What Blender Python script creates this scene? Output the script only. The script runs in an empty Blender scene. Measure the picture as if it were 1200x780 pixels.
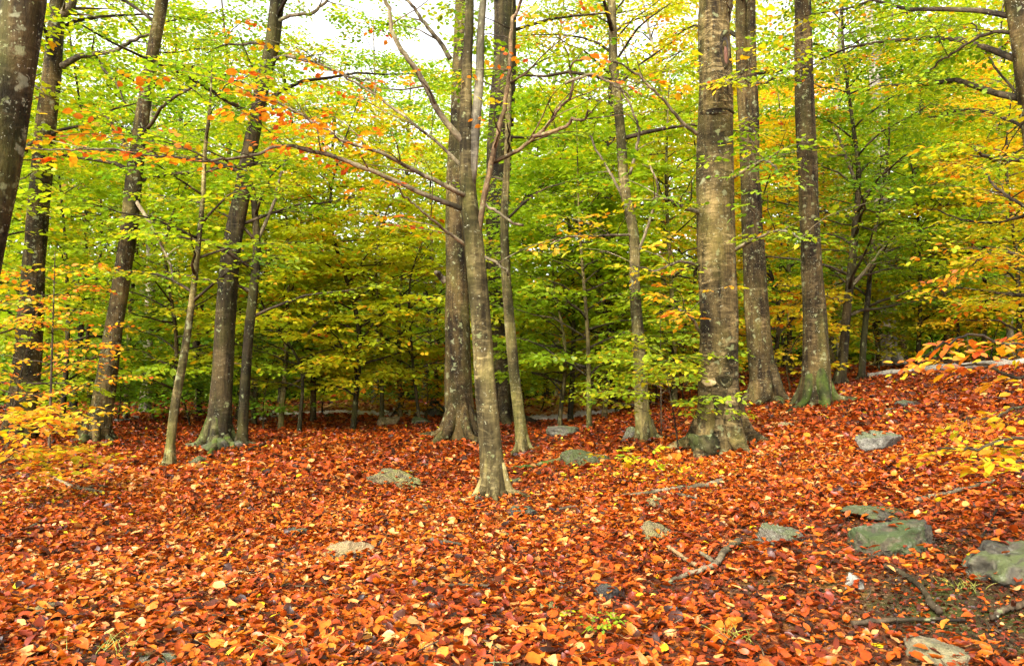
import bpy, math, random
import numpy as np
from mathutils import Vector

PI = math.pi
rng = np.random.default_rng(11)
random.seed(5)
scene = bpy.context.scene
COL = scene.collection

# ------------------------------------------------------------------ terrain
def sst(a, b, x):
    t = np.clip((x - a) / (b - a), 0, 1)
    return t * t * (3 - 2 * t)

def hgt(x, y):
    x = np.asarray(x, float); y = np.asarray(y, float)
    sp = np.log1p(np.exp(np.clip((x - 1.0) * 1.5, -30, 30))) / 1.5
    bank = 2.0 * np.tanh(0.17 * sp / 2.0) * sst(1.5, 8, y)
    bump = (0.055 * np.sin(0.9 * x + 0.4 * y + 1.0) * np.sin(0.7 * y - 0.35 * x)
            + 0.03 * np.sin(2.1 * x - 1.3 * y) * np.sin(1.7 * y + 0.6 * x + 2)
            + 0.014 * np.sin(4.7 * x + 2.1 * y + .5) * np.sin(3.9 * y - 1.4 * x))
    d = np.hypot(x, y)
    hill = 0.17 * np.maximum(d - 40, 0) ** 1.05
    return bank + bump * sst(0.5, 3, d) + hill

F = 933.33; PITCH = math.radians(3.0)
CZ = float(hgt(0, 0)) + 1.25

def ray(u, v):
    x = (u - 600) / F; up = (390 - v) / F
    return x, math.cos(PITCH) - up * math.sin(PITCH), math.sin(PITCH) + up * math.cos(PITCH)

def at(u, v, Y):
    dx, dy, dz = ray(u, v); t = Y / dy
    return np.array([dx * t, Y, CZ + dz * t])

def gnd(u, v):
    """the spot of the ground seen at a pixel of the photograph"""
    dx, dy, dz = ray(u, v)
    t = np.arange(1.5, 80, 0.01)
    f = CZ + dz * t - hgt(dx * t, dy * t)
    i = np.argmax(f < 0) if (f < 0).any() else len(t) - 1
    return np.array([dx * t[i], dy * t[i], float(hgt(dx * t[i], dy * t[i]))])

# ------------------------------------------------------------------ mesh helpers
def mesh_np(name, V, Q, mi=None, tint=None, smooth=True, mats=()):
    me = bpy.data.meshes.new(name)
    V = np.asarray(V, np.float32); Q = np.asarray(Q, np.int32)
    me.vertices.add(len(V)); me.vertices.foreach_set('co', V.ravel())
    me.loops.add(Q.size); me.loops.foreach_set('vertex_index', Q.ravel())
    me.polygons.add(len(Q)); me.polygons.foreach_set('loop_start', np.arange(0, Q.size, Q.shape[1], dtype=np.int32))
    if mi is not None: me.polygons.foreach_set('material_index', np.asarray(mi, np.int32))
    me.polygons.foreach_set('use_smooth', np.full(len(Q), smooth))
    if tint is not None:
        a = me.attributes.new('tint', 'FLOAT', 'POINT'); a.data.foreach_set('value', np.asarray(tint, np.float32))
    me.update(calc_edges=True)
    for m in mats: me.materials.append(m)
    return me

class MB:
    """collects quads of one mesh"""
    def __init__(s): s.V = []; s.Q = []; s.M = []; s.T = []; s.n = 0
    def add(s, V, Q, m=0, tint=0.0):
        V = np.asarray(V, float); Q = np.asarray(Q)
        s.V.append(V); s.Q.append(Q + s.n); s.M.append(np.full(len(Q), m))
        s.T.append(np.broadcast_to(np.asarray(tint, float), (len(V),)))
        s.n += len(V)
    def build(s, name, mats, parent=None, loc=(0, 0, 0), smooth=True):
        V = np.concatenate(s.V) - np.asarray(loc)
        o = bpy.data.objects.new(name, mesh_np(name, V, np.concatenate(s.Q), np.concatenate(s.M), np.concatenate(s.T), smooth, mats))
        COL.objects.link(o)
        if parent is not None: o.parent = parent
        else: o.location = loc
        o.color = (.5, .5, .5, 1)
        return o

def smooth_path(P, R, n):
    P = np.asarray(P, float); R = np.asarray(R, float)
    s = np.concatenate([[0], np.cumsum(np.linalg.norm(np.diff(P, axis=0), axis=1))])
    q = np.linspace(0, s[-1], n)
    # catmull-rom via finite differences (hermite)
    D = np.zeros_like(P)
    D[1:-1] = (P[2:] - P[:-2]) / np.maximum(s[2:] - s[:-2], 1e-6)[:, None]
    D[0] = (P[1] - P[0]) / max(s[1], 1e-6); D[-1] = (P[-1] - P[-2]) / max(s[-1] - s[-2], 1e-6)
    i = np.clip(np.searchsorted(s, q, side='right') - 1, 0, len(P) - 2)
    h = np.maximum(s[i + 1] - s[i], 1e-6); t = (q - s[i]) / h
    t2 = t * t; t3 = t2 * t
    out = ((2 * t3 - 3 * t2 + 1)[:, None] * P[i] + ((t3 - 2 * t2 + t) * h)[:, None] * D[i]
           + (-2 * t3 + 3 * t2)[:, None] * P[i + 1] + ((t3 - t2) * h)[:, None] * D[i + 1])
    return out, np.interp(q, s, R)

def tube(P, R, seg=8, mod=None, cap=True):
    P = np.asarray(P, float); R = np.asarray(R, float)
    if cap:
        P = np.vstack([P[0], P, P[-1]]); R = np.concatenate([[R[0] * .02], R, [R[-1] * .02]])
    T = np.gradient(P, axis=0); T /= np.linalg.norm(T, axis=1)[:, None] + 1e-12
    if cap: T[0] = T[1]; T[-1] = T[-2]
    ref = np.array([1., 0, 0]) if abs(T[0][0]) < .8 else np.array([0, 1., 0])
    A = np.zeros_like(P); B = np.zeros_like(P)
    a = ref
    for i in range(len(P)):
        a = a - T[i] * (a @ T[i]); a /= np.linalg.norm(a) + 1e-12
        A[i] = a; B[i] = np.cross(T[i], a)
    th = np.linspace(0, 2 * PI, seg, endpoint=False)
    rr = np.repeat(R[:, None], seg, 1)
    if mod is not None: rr = rr * mod(P, th)
    V = P[:, None] + rr[..., None] * (np.cos(th)[None, :, None] * A[:, None] + np.sin(th)[None, :, None] * B[:, None])
    n = len(P); i = np.arange(n - 1)[:, None] * seg; j = np.arange(seg)[None]; j2 = (j + 1) % seg
    Q = np.stack([i + j, i + j2, i + seg + j2, i + seg + j], -1).reshape(-1, 4)
    return V.reshape(-1, 3), Q

def empty(name, loc):
    o = bpy.data.objects.new(name, None); COL.objects.link(o); o.location = [float(c) for c in loc]
    o.empty_display_size = .2
    return o

def tag(o, label, cat, group=None, kind=None):
    o['label'] = label
    if cat: o['category'] = cat
    if group: o['group'] = group
    if kind: o['kind'] = kind
    return o

# ------------------------------------------------------------------ materials
class NT:
    def __init__(s, name):
        s.m = bpy.data.materials.new(name); s.m.use_nodes = True
        s.t = s.m.node_tree; s.t.nodes.clear()
        s.out = s.n('ShaderNodeOutputMaterial')
    def n(s, typ, **kw):
        nd = s.t.nodes.new(typ)
        for k, v in kw.items():
            if k.startswith('i_'):
                key = k[2:]; key = int(key) if key.isdigit() else key.replace('_', ' ')
                s.put(nd.inputs[key], v)
            else: setattr(nd, k, v)
        return nd
    def put(s, sock, v):
        if isinstance(v, bpy.types.NodeSocket): s.t.links.new(v, sock)
        elif isinstance(v, bpy.types.Node): s.t.links.new(v.outputs[0], sock)
        else:
            if isinstance(v, (tuple, list)) and len(v) == 3 and sock.type == 'RGBA': v = (*v, 1)
            sock.default_value = v
    def math(s, op, a, b=0.0, clamp=False): return s.n('ShaderNodeMath', operation=op, use_clamp=clamp, i_0=a, i_1=b).outputs[0]
    def mix(s, f, a, b, mode='MIX'):
        nd = s.n('ShaderNodeMix', data_type='RGBA', blend_type=mode)
        s.put(nd.inputs[0], f); s.put(nd.inputs[6], a); s.put(nd.inputs[7], b)
        return nd.outputs[2]
    def ramp(s, f, stops, interp='LINEAR'):
        nd = s.n('ShaderNodeValToRGB'); cr = nd.color_ramp; cr.interpolation = interp
        while len(cr.elements) < len(stops): cr.elements.new(.5)
        for e, (p, c) in zip(cr.elements, stops):
            e.position = p; e.color = (c, c, c, 1) if isinstance(c, (int, float)) else (*c, 1)
        s.put(nd.inputs[0], f); return nd.outputs[0]
    def noise(s, vec, scale, detail=4, rough=.6, dist=0.0):
        return s.n('ShaderNodeTexNoise', i_Vector=vec, i_Scale=scale, i_Detail=detail, i_Roughness=rough, i_Distortion=dist).outputs[0]
    def coords(s, sc=(1, 1, 1), rnd=True):
        tc = s.n('ShaderNodeTexCoord').outputs['Object']
        if rnd:
            oi = s.n('ShaderNodeObjectInfo').outputs['Random']
            off = s.n('ShaderNodeCombineXYZ', i_0=s.math('MULTIPLY', oi, 37.0), i_1=s.math('MULTIPLY', oi, 91.0), i_2=s.math('MULTIPLY', oi, 13.0))
            tc = s.n('ShaderNodeVectorMath', operation='ADD', i_0=tc, i_1=off.outputs[0]).outputs[0]
        return s.n('ShaderNodeMapping', i_Vector=tc, i_Scale=sc).outputs[0]

def leaf_material(name, stops, rough=.4, trans=.45, spec=.5, tboost=1.2, vein=True):
    k = NT(name)
    at_ = k.n('ShaderNodeAttribute', attribute_name='tint').outputs['Fac']
    oc = k.n('ShaderNodeSeparateColor', i_0=k.n('ShaderNodeObjectInfo').outputs['Color']).outputs[0]
    f = k.math('ADD', at_, k.math('SUBTRACT', oc, .5), clamp=True)
    c = k.ramp(f, stops)
    tc = k.n('ShaderNodeTexCoord').outputs['Object']
    nz = k.noise(tc, 38, 3)
    c = k.mix(.55, c, k.ramp(nz, [(.3, .45), (.5, .85), (.7, 1.25)]), 'MULTIPLY')
    p = k.n('ShaderNodeBsdfPrincipled', i_Base_Color=c, i_Roughness=rough)
    p.inputs['Specular IOR Level'].default_value = spec
    tr = k.n('ShaderNodeBsdfTranslucent', i_Color=k.mix(1, c, (tboost, tboost, tboost * .6), 'MULTIPLY'))
    mx = k.n('ShaderNodeMixShader', i_0=trans, i_1=p, i_2=tr)
    k.put(k.out.inputs[0], mx)
    return k.m

LEAF = leaf_material('leaf', [
    (0.0, (.030, .085, .010)), (.14, (.065, .160, .010)), (.30, (.150, .275, .009)), (.46, (.310, .400, .010)),
    (.60, (.520, .460, .011)), (.72, (.680, .390, .012)), (.84, (.680, .220, .012)), (1.0, (.46, .055, .012))], trans=.50, tboost=1.25)
LITTER = leaf_material('fallen_leaf', [
    (0.0, (.016, .006, .003)), (.15, (.052, .013, .004)), (.34, (.155, .019, .003)), (.52, (.330, .048, .003)), (.70, (.440, .095, .004)),
    (.84, (.500, .160, .010)), (.94, (.520, .260, .085)), (.97, (.52, .34, .010)), (1.0, (.52, .40, .010))], rough=.42, trans=.20, spec=.32, tboost=1.05)

def bark_material(name, base, dark, moss, moss_amt=.5, lichen=.5, ring=.5, bump=.5):
    k = NT(name)
    co = k.coords()
    big = k.noise(co, 1.5, 4, .6)
    vert = k.noise(k.coords((5, 5, .55)), 1.9, 6, .62, .3)
    rings = k.noise(k.coords((3.2, 3.2, 12)), 1.5, 8, .72, .7)
    rmask = k.ramp(k.noise(co, 1.7, 3, .6), [(.36, .1), (.56, 1)])
    fine = k.noise(k.coords((1, 1, .6)), 26, 5, .7)
    c = k.mix(k.ramp(vert, [(.40, 0), (.58, 1)]), dark, base)
    c = k.mix(k.math('MULTIPLY', k.ramp(rings, [(.51, 0), (.58, 1)]), k.math('MULTIPLY', rmask, ring)), c, tuple(min(1, b * 2.1 + .02) for b in base))
    c = k.mix(k.math('MULTIPLY', k.ramp(rings, [(.37, 1), (.45, 0)]), k.math('MULTIPLY', rmask, ring)), c, tuple(d * .5 for d in dark))
    # green algae and moss in broad streaks
    ms = k.noise(k.coords((2.2, 2.2, .5)), 1.5, 5, .65)
    c = k.mix(k.math('MULTIPLY', k.ramp(ms, [(.46, 0), (.60, 1)]), moss_amt), c, moss)
    c = k.mix(.6, c, k.ramp(fine, [(.30, .40), (.5, .95), (.70, 1.5)]), 'MULTIPLY')
    c = k.mix(.9, c, k.ramp(big, [(.36, .30), (.5, .95), (.64, 1.95)]), 'MULTIPLY')
    # pale lichen crusts, patchy
    wob = k.n('ShaderNodeVectorMath', operation='ADD', i_0=co, i_1=k.n('ShaderNodeVectorMath', operation='SCALE', i_0=k.n('ShaderNodeTexNoise', i_Vector=co, i_Scale=11.0, i_Detail=5.0).outputs['Color'], i_Scale=.24)).outputs[0]
    vo = k.n('ShaderNodeTexVoronoi', i_Vector=wob, i_Scale=8.0, i_Randomness=1.0)
    cell = k.n('ShaderNodeSeparateColor', i_0=vo.outputs['Color']).outputs[0]
    spot = k.math('MULTIPLY', k.ramp(vo.outputs['Distance'], [(.20, 1), (.34, 0)]), k.math('GREATER_THAN', cell, 1 - lichen * .34))
    vo2 = k.n('ShaderNodeTexVoronoi', i_Vector=wob, i_Scale=27.0)
    cell2 = k.n('ShaderNodeSeparateColor', i_0=vo2.outputs['Color']).outputs[1]
    spot2 = k.math('MULTIPLY', k.ramp(vo2.outputs['Distance'], [(.14, 1), (.26, 0)]), k.math('GREATER_THAN', cell2, 1 - lichen * .32))
    sp = k.math('MULTIPLY', k.math('MAXIMUM', k.math('MULTIPLY', spot, .6), spot2), .7)
    c = k.mix(sp, c, k.mix(cell, (.40, .39, .29), (.25, .28, .11)))
    hb = k.math('ADD', k.math('MULTIPLY', fine, .5), k.math('ADD', k.math('MULTIPLY', vert, 1.2), k.math('MULTIPLY', rings, ring * 1.1)))
    bp = k.n('ShaderNodeBump', i_Strength=bump, i_Distance=.035, i_Height=hb)
    p = k.n('ShaderNodeBsdfPrincipled', i_Base_Color=c, i_Roughness=.8, i_Normal=bp)
    p.inputs['Specular IOR Level'].default_value = .12
    k.put(k.out.inputs[0], p)
    return k.m

B_DARKMOSS = bark_material('bark_dark_mossy', (.030, .024, .009), (.008, .006, .003), (.026, .034, .005), .6, .6, .3, .9)
B_LICHEN = bark_material('bark_lichened', (.040, .027, .009), (.010, .007, .003), (.034, .036, .006), .5, 1.9, .3, .7)
B_OLIVE = bark_material('bark_olive', (.112, .086, .030), (.036, .026, .009), (.066, .064, .010), .55, 1.0, .5, .7)
B_BEECH = bark_material('bark_ringed', (.098, .068, .023), (.020, .013, .005), (.048, .042, .007), .55, 1.1, .9, 1.0)
B_DARK = bark_material('bark_dark', (.034, .023, .008), (.009, .006, .0025), (.030, .030, .005), .55, .7, .35, .7)
B_BROWN = bark_material('bark_brown', (.062, .040, .012), (.016, .0095, .0035), (.042, .040, .007), .5, 1.4, .4, .7)
B_GREY = bark_material('bark_grey', (.20, .17, .11), (.075, .060, .036), (.10, .10, .025), .35, .7, .35, .6)
B_PALE = bark_material('bark_pale', (.24, .205, .155), (.14, .12, .09), (.2, .2, .1), .1, .3, .3)
B_TWIG = bark_material('bark_twig', (.050, .034, .018), (.020, .014, .008), (.035, .035, .012), .3, .4, .2, .2)
B_BRANCH = bark_material('bark_branch', (.150, .115, .066), (.050, .036, .020), (.09, .09, .03), .3, .9, .3, .3)
B_RED = bark_material('bark_reddish', (.125, .078, .038), (.045, .026, .013), (.07, .06, .015), .3, .5, .35, .3)
B_MOSSY = bark_material('bark_mossy', (.055, .048, .015), (.017, .013, .006), (.052, .078, .008), .9, .6, .35)

def rock_material(name, base, dark, moss=.5, lich=.3, mosscol=(.05, .068, .008)):
    k = NT(name); co = k.coords()
    a = k.noise(co, 4.5, 6, .58, .8); b = k.noise(co, 19, 8, .72); m = k.noise(co, 4.5, 6, .62, .6)
    c = k.mix(k.ramp(a, [(.32, 0), (.65, 1)]), dark, base)
    c = k.mix(.7, c, k.ramp(b, [(.32, .35), (.5, .95), (.68, 1.7)]), 'MULTIPLY')
    nz = k.n('ShaderNodeSeparateXYZ', i_0=k.n('ShaderNodeNewGeometry').outputs['Normal']).outputs[2]
    mf = k.math('MULTIPLY', k.ramp(k.math('ADD', m, k.math('MULTIPLY', nz, .12)), [(.60 - moss * .2, 0), (.70 - moss * .2, 1)]), min(1, moss * 1.6))
    c = k.mix(mf, c, mosscol)
    l = k.noise(co, 13, 7, .7)
    c = k.mix(k.math('MULTIPLY', k.ramp(l, [(.56, 0), (.68, 1)]), lich), c, (.27, .265, .20))
    bp = k.n('ShaderNodeBump', i_Strength=1.0, i_Distance=.05, i_Height=k.math('ADD', k.math('MULTIPLY', a, 1.8), k.math('MULTIPLY', b, .6)))
    p = k.n('ShaderNodeBsdfPrincipled', i_Base_Color=c, i_Roughness=.8, i_Normal=bp)
    k.put(k.out.inputs[0], p); return k.m

R_TAN = rock_material('rock_tan', (.27, .18, .075), (.13, .08, .03), .22, .3)
R_OLIVE = rock_material('rock_olive', (.19, .145, .05), (.08, .058, .02), .4, .3, (.12, .13, .02))
R_GREY = rock_material('rock_grey', (.15, .13, .085), (.038, .030, .018), .42, .5)
R_WHITE = rock_material('rock_white', (.32, .30, .24), (.16, .14, .10), .12, .4)
R_MOSS = rock_material('rock_mossy', (.10, .085, .036), (.030, .024, .010), .55, .3, (.045, .058, .006))
R_MOSS2 = rock_material('rock_green_moss', (.12, .095, .048), (.024, .018, .009), .6, .45, (.030, .048, .004))
R_CREAM = rock_material('rock_cream', (.24, .19, .10), (.12, .085, .04), .25, .3)
R_GREY2 = rock_material('rock_grey_rough', (.12, .105, .062), (.022, .017, .009), .5, .4)
R_BOULDER = rock_material('rock_pale_boulder', (.21, .19, .145), (.042, .036, .022), .45, .45)
R_DARK = rock_material('rock_dark', (.052, .042, .028), (.018, .014, .01), .3, .25)

def ground_material():
    k = NT('forest_soil')
    tc = k.n('ShaderNodeTexCoord').outputs['Object']
    soil = k.n('ShaderNodeAttribute', attribute_name='tint').outputs['Fac']
    a = k.noise(tc, 1.2, 6, .65); b = k.noise(tc, 16, 6, .7); g = k.noise(tc, 3.1, 5, .7)
    vo = k.n('ShaderNodeTexVoronoi', i_Vector=tc, i_Scale=17.0)
    cell = k.n('ShaderNodeSeparateColor', i_0=vo.outputs['Color']).outputs[0]
    leafy = k.ramp(cell, [(0, (.03, .010, .006)), (.4, (.14, .024, .008)), (.7, (.30, .06, .01)), (1, (.36, .12, .03))])
    earth = k.mix(k.ramp(b, [(.3, 0), (.7, 1)]), (.014, .009, .004), (.055, .034, .014))
    earth = k.mix(k.math('MULTIPLY', k.ramp(g, [(.50, 0), (.60, 1)]), .8), earth, (.034, .042, .006))
    vs = k.n('ShaderNodeTexVoronoi', i_Vector=tc, i_Scale=60.0)
    cs = k.n('ShaderNodeSeparateColor', i_0=vs.outputs['Color']).outputs[0]
    earth = k.mix(k.math('MULTIPLY', k.math('GREATER_THAN', cs, .90), .6), earth, (.15, .10, .05))
    c = k.mix(soil, k.mix(.5, leafy, k.ramp(a, [(.3, .5), (.7, 1.2)]), 'MULTIPLY'), earth)
    bp = k.n('ShaderNodeBump', i_Strength=.8, i_Distance=.03, i_Height=k.math('ADD', b, k.math('MULTIPLY', vo.outputs['Distance'], .6)))
    p = k.n('ShaderNodeBsdfPrincipled', i_Base_Color=c, i_Roughness=.9, i_Normal=bp)
    p.inputs['Specular IOR Level'].default_value = .1
    k.put(k.out.inputs[0], p); return k.m

def plain_noise_material(name, c0, c1, scale=20, rough=.8):
    k = NT(name); co = k.coords()
    c = k.mix(k.ramp(k.noise(co, scale, 6, .7), [(.3, 0), (.7, 1)]), c0, c1)
    bp = k.n('ShaderNodeBump', i_Strength=.6, i_Distance=.02, i_Height=k.noise(co, scale * 1.5, 5, .7))
    k.put(k.out.inputs[0], k.n('ShaderNodeBsdfPrincipled', i_Base_Color=c, i_Roughness=rough, i_Normal=bp)); return k.m

M_GRAVEL = plain_noise_material('pale_gravel', (.45, .38, .31), (.90, .87, .82), 6)
M_WOOD = plain_noise_material('bare_wood', (.13, .075, .026), (.26, .16, .06), 14)
M_REDWOOD = plain_noise_material('red_heartwood', (.045, .014, .006), (.14, .05, .018), 18)
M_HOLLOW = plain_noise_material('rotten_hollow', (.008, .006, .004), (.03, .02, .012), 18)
M_KNOT = plain_noise_material('healed_knot', (.24, .17, .07), (.42, .32, .15), 22)
M_GRASS = plain_noise_material('grass_blade', (.10, .13, .012), (.30, .28, .03), 9, .5)

# ------------------------------------------------------------------ leaves
LS = np.array([[0, 0, 0], [.30, .30, .05], [.68, .27, .05], [1, 0, -.03], [.68, -.27, .05], [.30, -.30, .05]])
LQ = np.array([[0, 1, 2, 3], [0, 3, 4, 5]])

def frames(az, tilt, roll):
    """leaf axes: along, across, normal"""
    ca, sa = np.cos(az), np.sin(az); ct, st = np.cos(tilt), np.sin(tilt); cr, sr = np.cos(roll), np.sin(roll)
    a = np.stack([ca * ct, sa * ct, st], -1)
    s0 = np.stack([-sa, ca, 0 * ca], -1)
    n0 = np.cross(a, s0)
    s = s0 * cr[:, None] + n0 * sr[:, None]
    n = np.cross(a, s)
    return np.stack([a, s, n], -1)          # columns

def spray_template(r, leaf=.08, dens=1.0, tw=True):
    """one flat, slightly drooping beech spray about 1 m long growing along +x"""
    pts = []; az = []; twigs = []
    def droop(x, y): return -.16 * x * x - .10 * y * y
    n = int(9 * dens)
    main = np.linspace(0, 1, 6)
    twigs.append((np.stack([main, .05 * np.sin(3 * main), droop(main, 0)], 1), .006))
    for i in range(n):
        t = .10 + .88 * i / n + r.uniform(-.03, .03)
        sd = 1 if i % 2 else -1
        L = (.52 * (1 - t) + .14) * r.uniform(.75, 1.2)
        a = sd * (math.radians(52) - .25 * t + r.uniform(-.18, .18))
        q = np.linspace(0, L, 4)
        X = t + q * math.cos(a); Yv = q * math.sin(a)
        twigs.append((np.stack([X, Yv, droop(X, Yv)], 1), .0035))
        m = max(2, int(round(L / max(.062 / dens, leaf * .75))))
        for j in range(m):
            qq = L * (j + 1) / m
            pts.append((t + qq * math.cos(a), qq * math.sin(a))); az.append(a + (1 if j % 2 else -1) * r.uniform(.4, .95) if j < m - 1 else a)
    for j in range(int(12 * dens)):
        t = .15 + .85 * (j + 1) / int(12 * dens)
        pts.append((t, 0)); az.append((1 if j % 2 else -1) * r.uniform(.5, 1.0))
    P = np.array(pts); az = np.array(az); N = len(P)
    C = np.stack([P[:, 0], P[:, 1], droop(P[:, 0], P[:, 1]) + r.normal(0, .022, N)], 1)
    fr = frames(az, r.normal(-.20, .24, N), r.normal(0, .32, N))
    sz = leaf * r.uniform(.7, 1.2, N)
    V = C[:, None] + np.einsum('nij,vj->nvi', fr, LS) * sz[:, None, None]
    return V, twigs

TPL = {}
def templates(leaf, dens):
    k = (leaf, dens)
    if k not in TPL:
        r = np.random.default_rng(int(leaf * 1000) + int(dens * 10))
        TPL[k] = [spray_template(r, leaf, dens) for _ in range(6)]
    return TPL[k]

def rot_ypr(yaw, pitch, roll):
    cy, sy, cp, sp, cr, sr = np.cos(yaw), np.sin(yaw), np.cos(pitch), np.sin(pitch), np.cos(roll), np.sin(roll)
    x = np.stack([cy * cp, sy * cp, sp], -1)
    y0 = np.stack([-sy, cy, 0 * cy], -1); z0 = np.cross(x, y0)
    y = y0 * cr[:, None] + z0 * sr[:, None]
    return np.stack([x, y, np.cross(x, y)], -1)

def bake_sprays(mb, S, r, leaf=.08, dens=1.0, tint=.3, sd=.07, ssd=.06, twigs=False, keep=1.0):
    """S rows: x y z yaw pitch roll scale dtint"""
    S = np.asarray(S, float)
    if not len(S): return
    bins = np.digitize(S[:, 6], [.22, .36, .52, .75, 1.1])
    if len(S) and bins.min() != bins.max():
        for b in np.unique(bins): bake_sprays(mb, S[bins == b], r, leaf, dens, tint, sd, ssd, twigs, keep)
        return
    sc0 = (.15, .29, .44, .63, .9, 1.3)[bins[0]]          # leaves keep their real size on small sprays
    tp = templates(round(leaf / sc0, 3), round(dens * min(1, max(.3, sc0)), 2))
    which = r.integers(0, len(tp), len(S))
    for w in range(len(tp)):
        s = S[which == w]
        if not len(s): continue
        V, tws = tp[w]
        R = rot_ypr(s[:, 3], s[:, 4], s[:, 5])
        out = np.einsum('sij,nvj->snvi', R, V) * s[:, 6][:, None, None, None] + s[:, None, None, :3]
        n = V.shape[0]
        tt = tint + s[:, 7][:, None] + r.normal(0, ssd, len(s))[:, None] + r.normal(0, sd, (len(s), n))
        # odd turned leaves
        odd = r.random((len(s), n)) < .05
        tt = np.clip(np.where(odd, tt + .22, tt), 0.02, .98)
        out = out.reshape(-1, 6, 3); tt = tt.reshape(-1)
        if keep < 1:
            k = r.random(len(out)) < keep; out = out[k]; tt = tt[k]
        m = len(out)
        Q = (np.arange(m)[:, None, None] * 6 + LQ[None]).reshape(-1, 4)
        mb.add(out.reshape(-1, 3), Q, 0, np.repeat(tt, 6))
        if twigs:
            for P, rad in tws:
                VV, QQ = tube(P, np.linspace(rad, rad * .4, len(P)), 3, cap=False)
                O = np.einsum('sij,nj->sni', R, VV) * s[:, 6][:, None, None] + s[:, None, :3]
                nn = len(VV)
                mb.add(O.reshape(-1, 3), (np.arange(len(s))[:, None, None] * nn + QQ[None]).reshape(-1, 4), 1, 0)

def sprays_along(P, s0, s1, n, r, scale=.8, spread=50, droop=.0, dt=0.0, end=True):
    P = np.asarray(P); out = []
    L = np.concatenate([[0], np.cumsum(np.linalg.norm(np.diff(P, axis=0), axis=1))]); L /= L[-1]
    for i in range(n):
        t = s0 + (s1 - s0) * (i + r.uniform(.1, .9)) / n
        p = np.array([np.interp(t, L, P[:, k]) for k in range(3)])
        q = np.array([np.interp(min(1, t + .06), L, P[:, k]) for k in range(3)])
        b = np.array([np.interp(max(0, t - .06), L, P[:, k]) for k in range(3)])
        d = q - b; d /= np.linalg.norm(d) + 1e-9
        yaw = math.atan2(d[1], d[0]) + (1 if i % 2 else -1) * math.radians(spread) * r.uniform(.5, 1.25)
        pit = .45 * math.asin(np.clip(d[2], -1, 1)) - droop + r.normal(0, .10)
        out.append([*p, yaw, pit, r.normal(0, .13), scale * r.uniform(.65, 1.2) * (1.05 - .35 * t), dt])
    if end:
        d = P[-1] - P[-2]; d /= np.linalg.norm(d) + 1e-9
        out.append([*P[-1], math.atan2(d[1], d[0]), .5 * math.asin(np.clip(d[2], -1, 1)) - droop, r.normal(0, .2), scale * .8, dt])
    return out

def limb_path(p0, az, el, L, r, n=7, flat=.75, wig=.10):
    P = [np.array(p0, float)]
    for i in range(n - 1):
        t = i / (n - 2)
        e = el * (1 - flat * t) + r.normal(0, wig)
        a = az + r.normal(0, wig * 1.6)
        P.append(P[-1] + L / (n - 1) * np.array([math.cos(a) * math.cos(e), math.sin(a) * math.cos(e), math.sin(e)]))
    return np.array(P)

def limbs(mb, sp, path, rad, r, z0, z1, n, Lf, el=(15, 40), ns=6, scale=.9, mat=0, rfac=.35, side=None, droop=0., dtf=None):
    zs = path[:, 2]
    for i in range(n):
        z = z0 + (z1 - z0) * ((i + r.random()) / n)
        p = np.array([np.interp(z, zs, path[:, k]) for k in range(3)]); rr = np.interp(z, zs, rad)
        az = i * 2.4 + r.normal(0, .5) if side is None else r.uniform(*side)
        L = Lf((z - z0) / max(z1 - z0, .1)) * r.uniform(.7, 1.15)
        P = limb_path(p, az, math.radians(r.uniform(*el)), L, r)
        r0 = min(rr * .55, .010 + L * .011)
        V, Q = tube(P, np.linspace(r0, r0 * .25, len(P)), 5)
        mb.add(V, Q, mat)
        sp += sprays_along(P, .25, 1, ns, r, scale, droop=droop, dt=0 if dtf is None else dtf(P))

def trunk_mod(base_z, flare, H, lobes, ph, amp=.05):
    def mod(P, th):
        h = np.maximum(P[:, 2] - base_z, 0)[:, None]; t = th[None]
        wv = np.abs(np.cos(lobes * .5 * t + ph + .6 * np.sin(t * 2 + ph)))
        lob = wv ** 5 * (1 + .45 * np.sin(t * 1.0 + 2 * ph)); rid = wv ** 2
        f = 1 + flare * np.exp(-h / (H * .8)) * (.08 + 1.25 * lob)
        w = amp * (np.sin(2 * t + 1.3 * P[:, 2:3] + ph) + .7 * np.sin(3 * t - 2.1 * P[:, 2:3] + 2 * ph) + .5 * np.sin(5 * t + 4.3 * P[:, 2:3]))
        return f * (1 + w)
    return mod

BRANCH_MATS = {'branch': B_BRANCH, 'twig': B_TWIG, 'red': B_RED}

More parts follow.
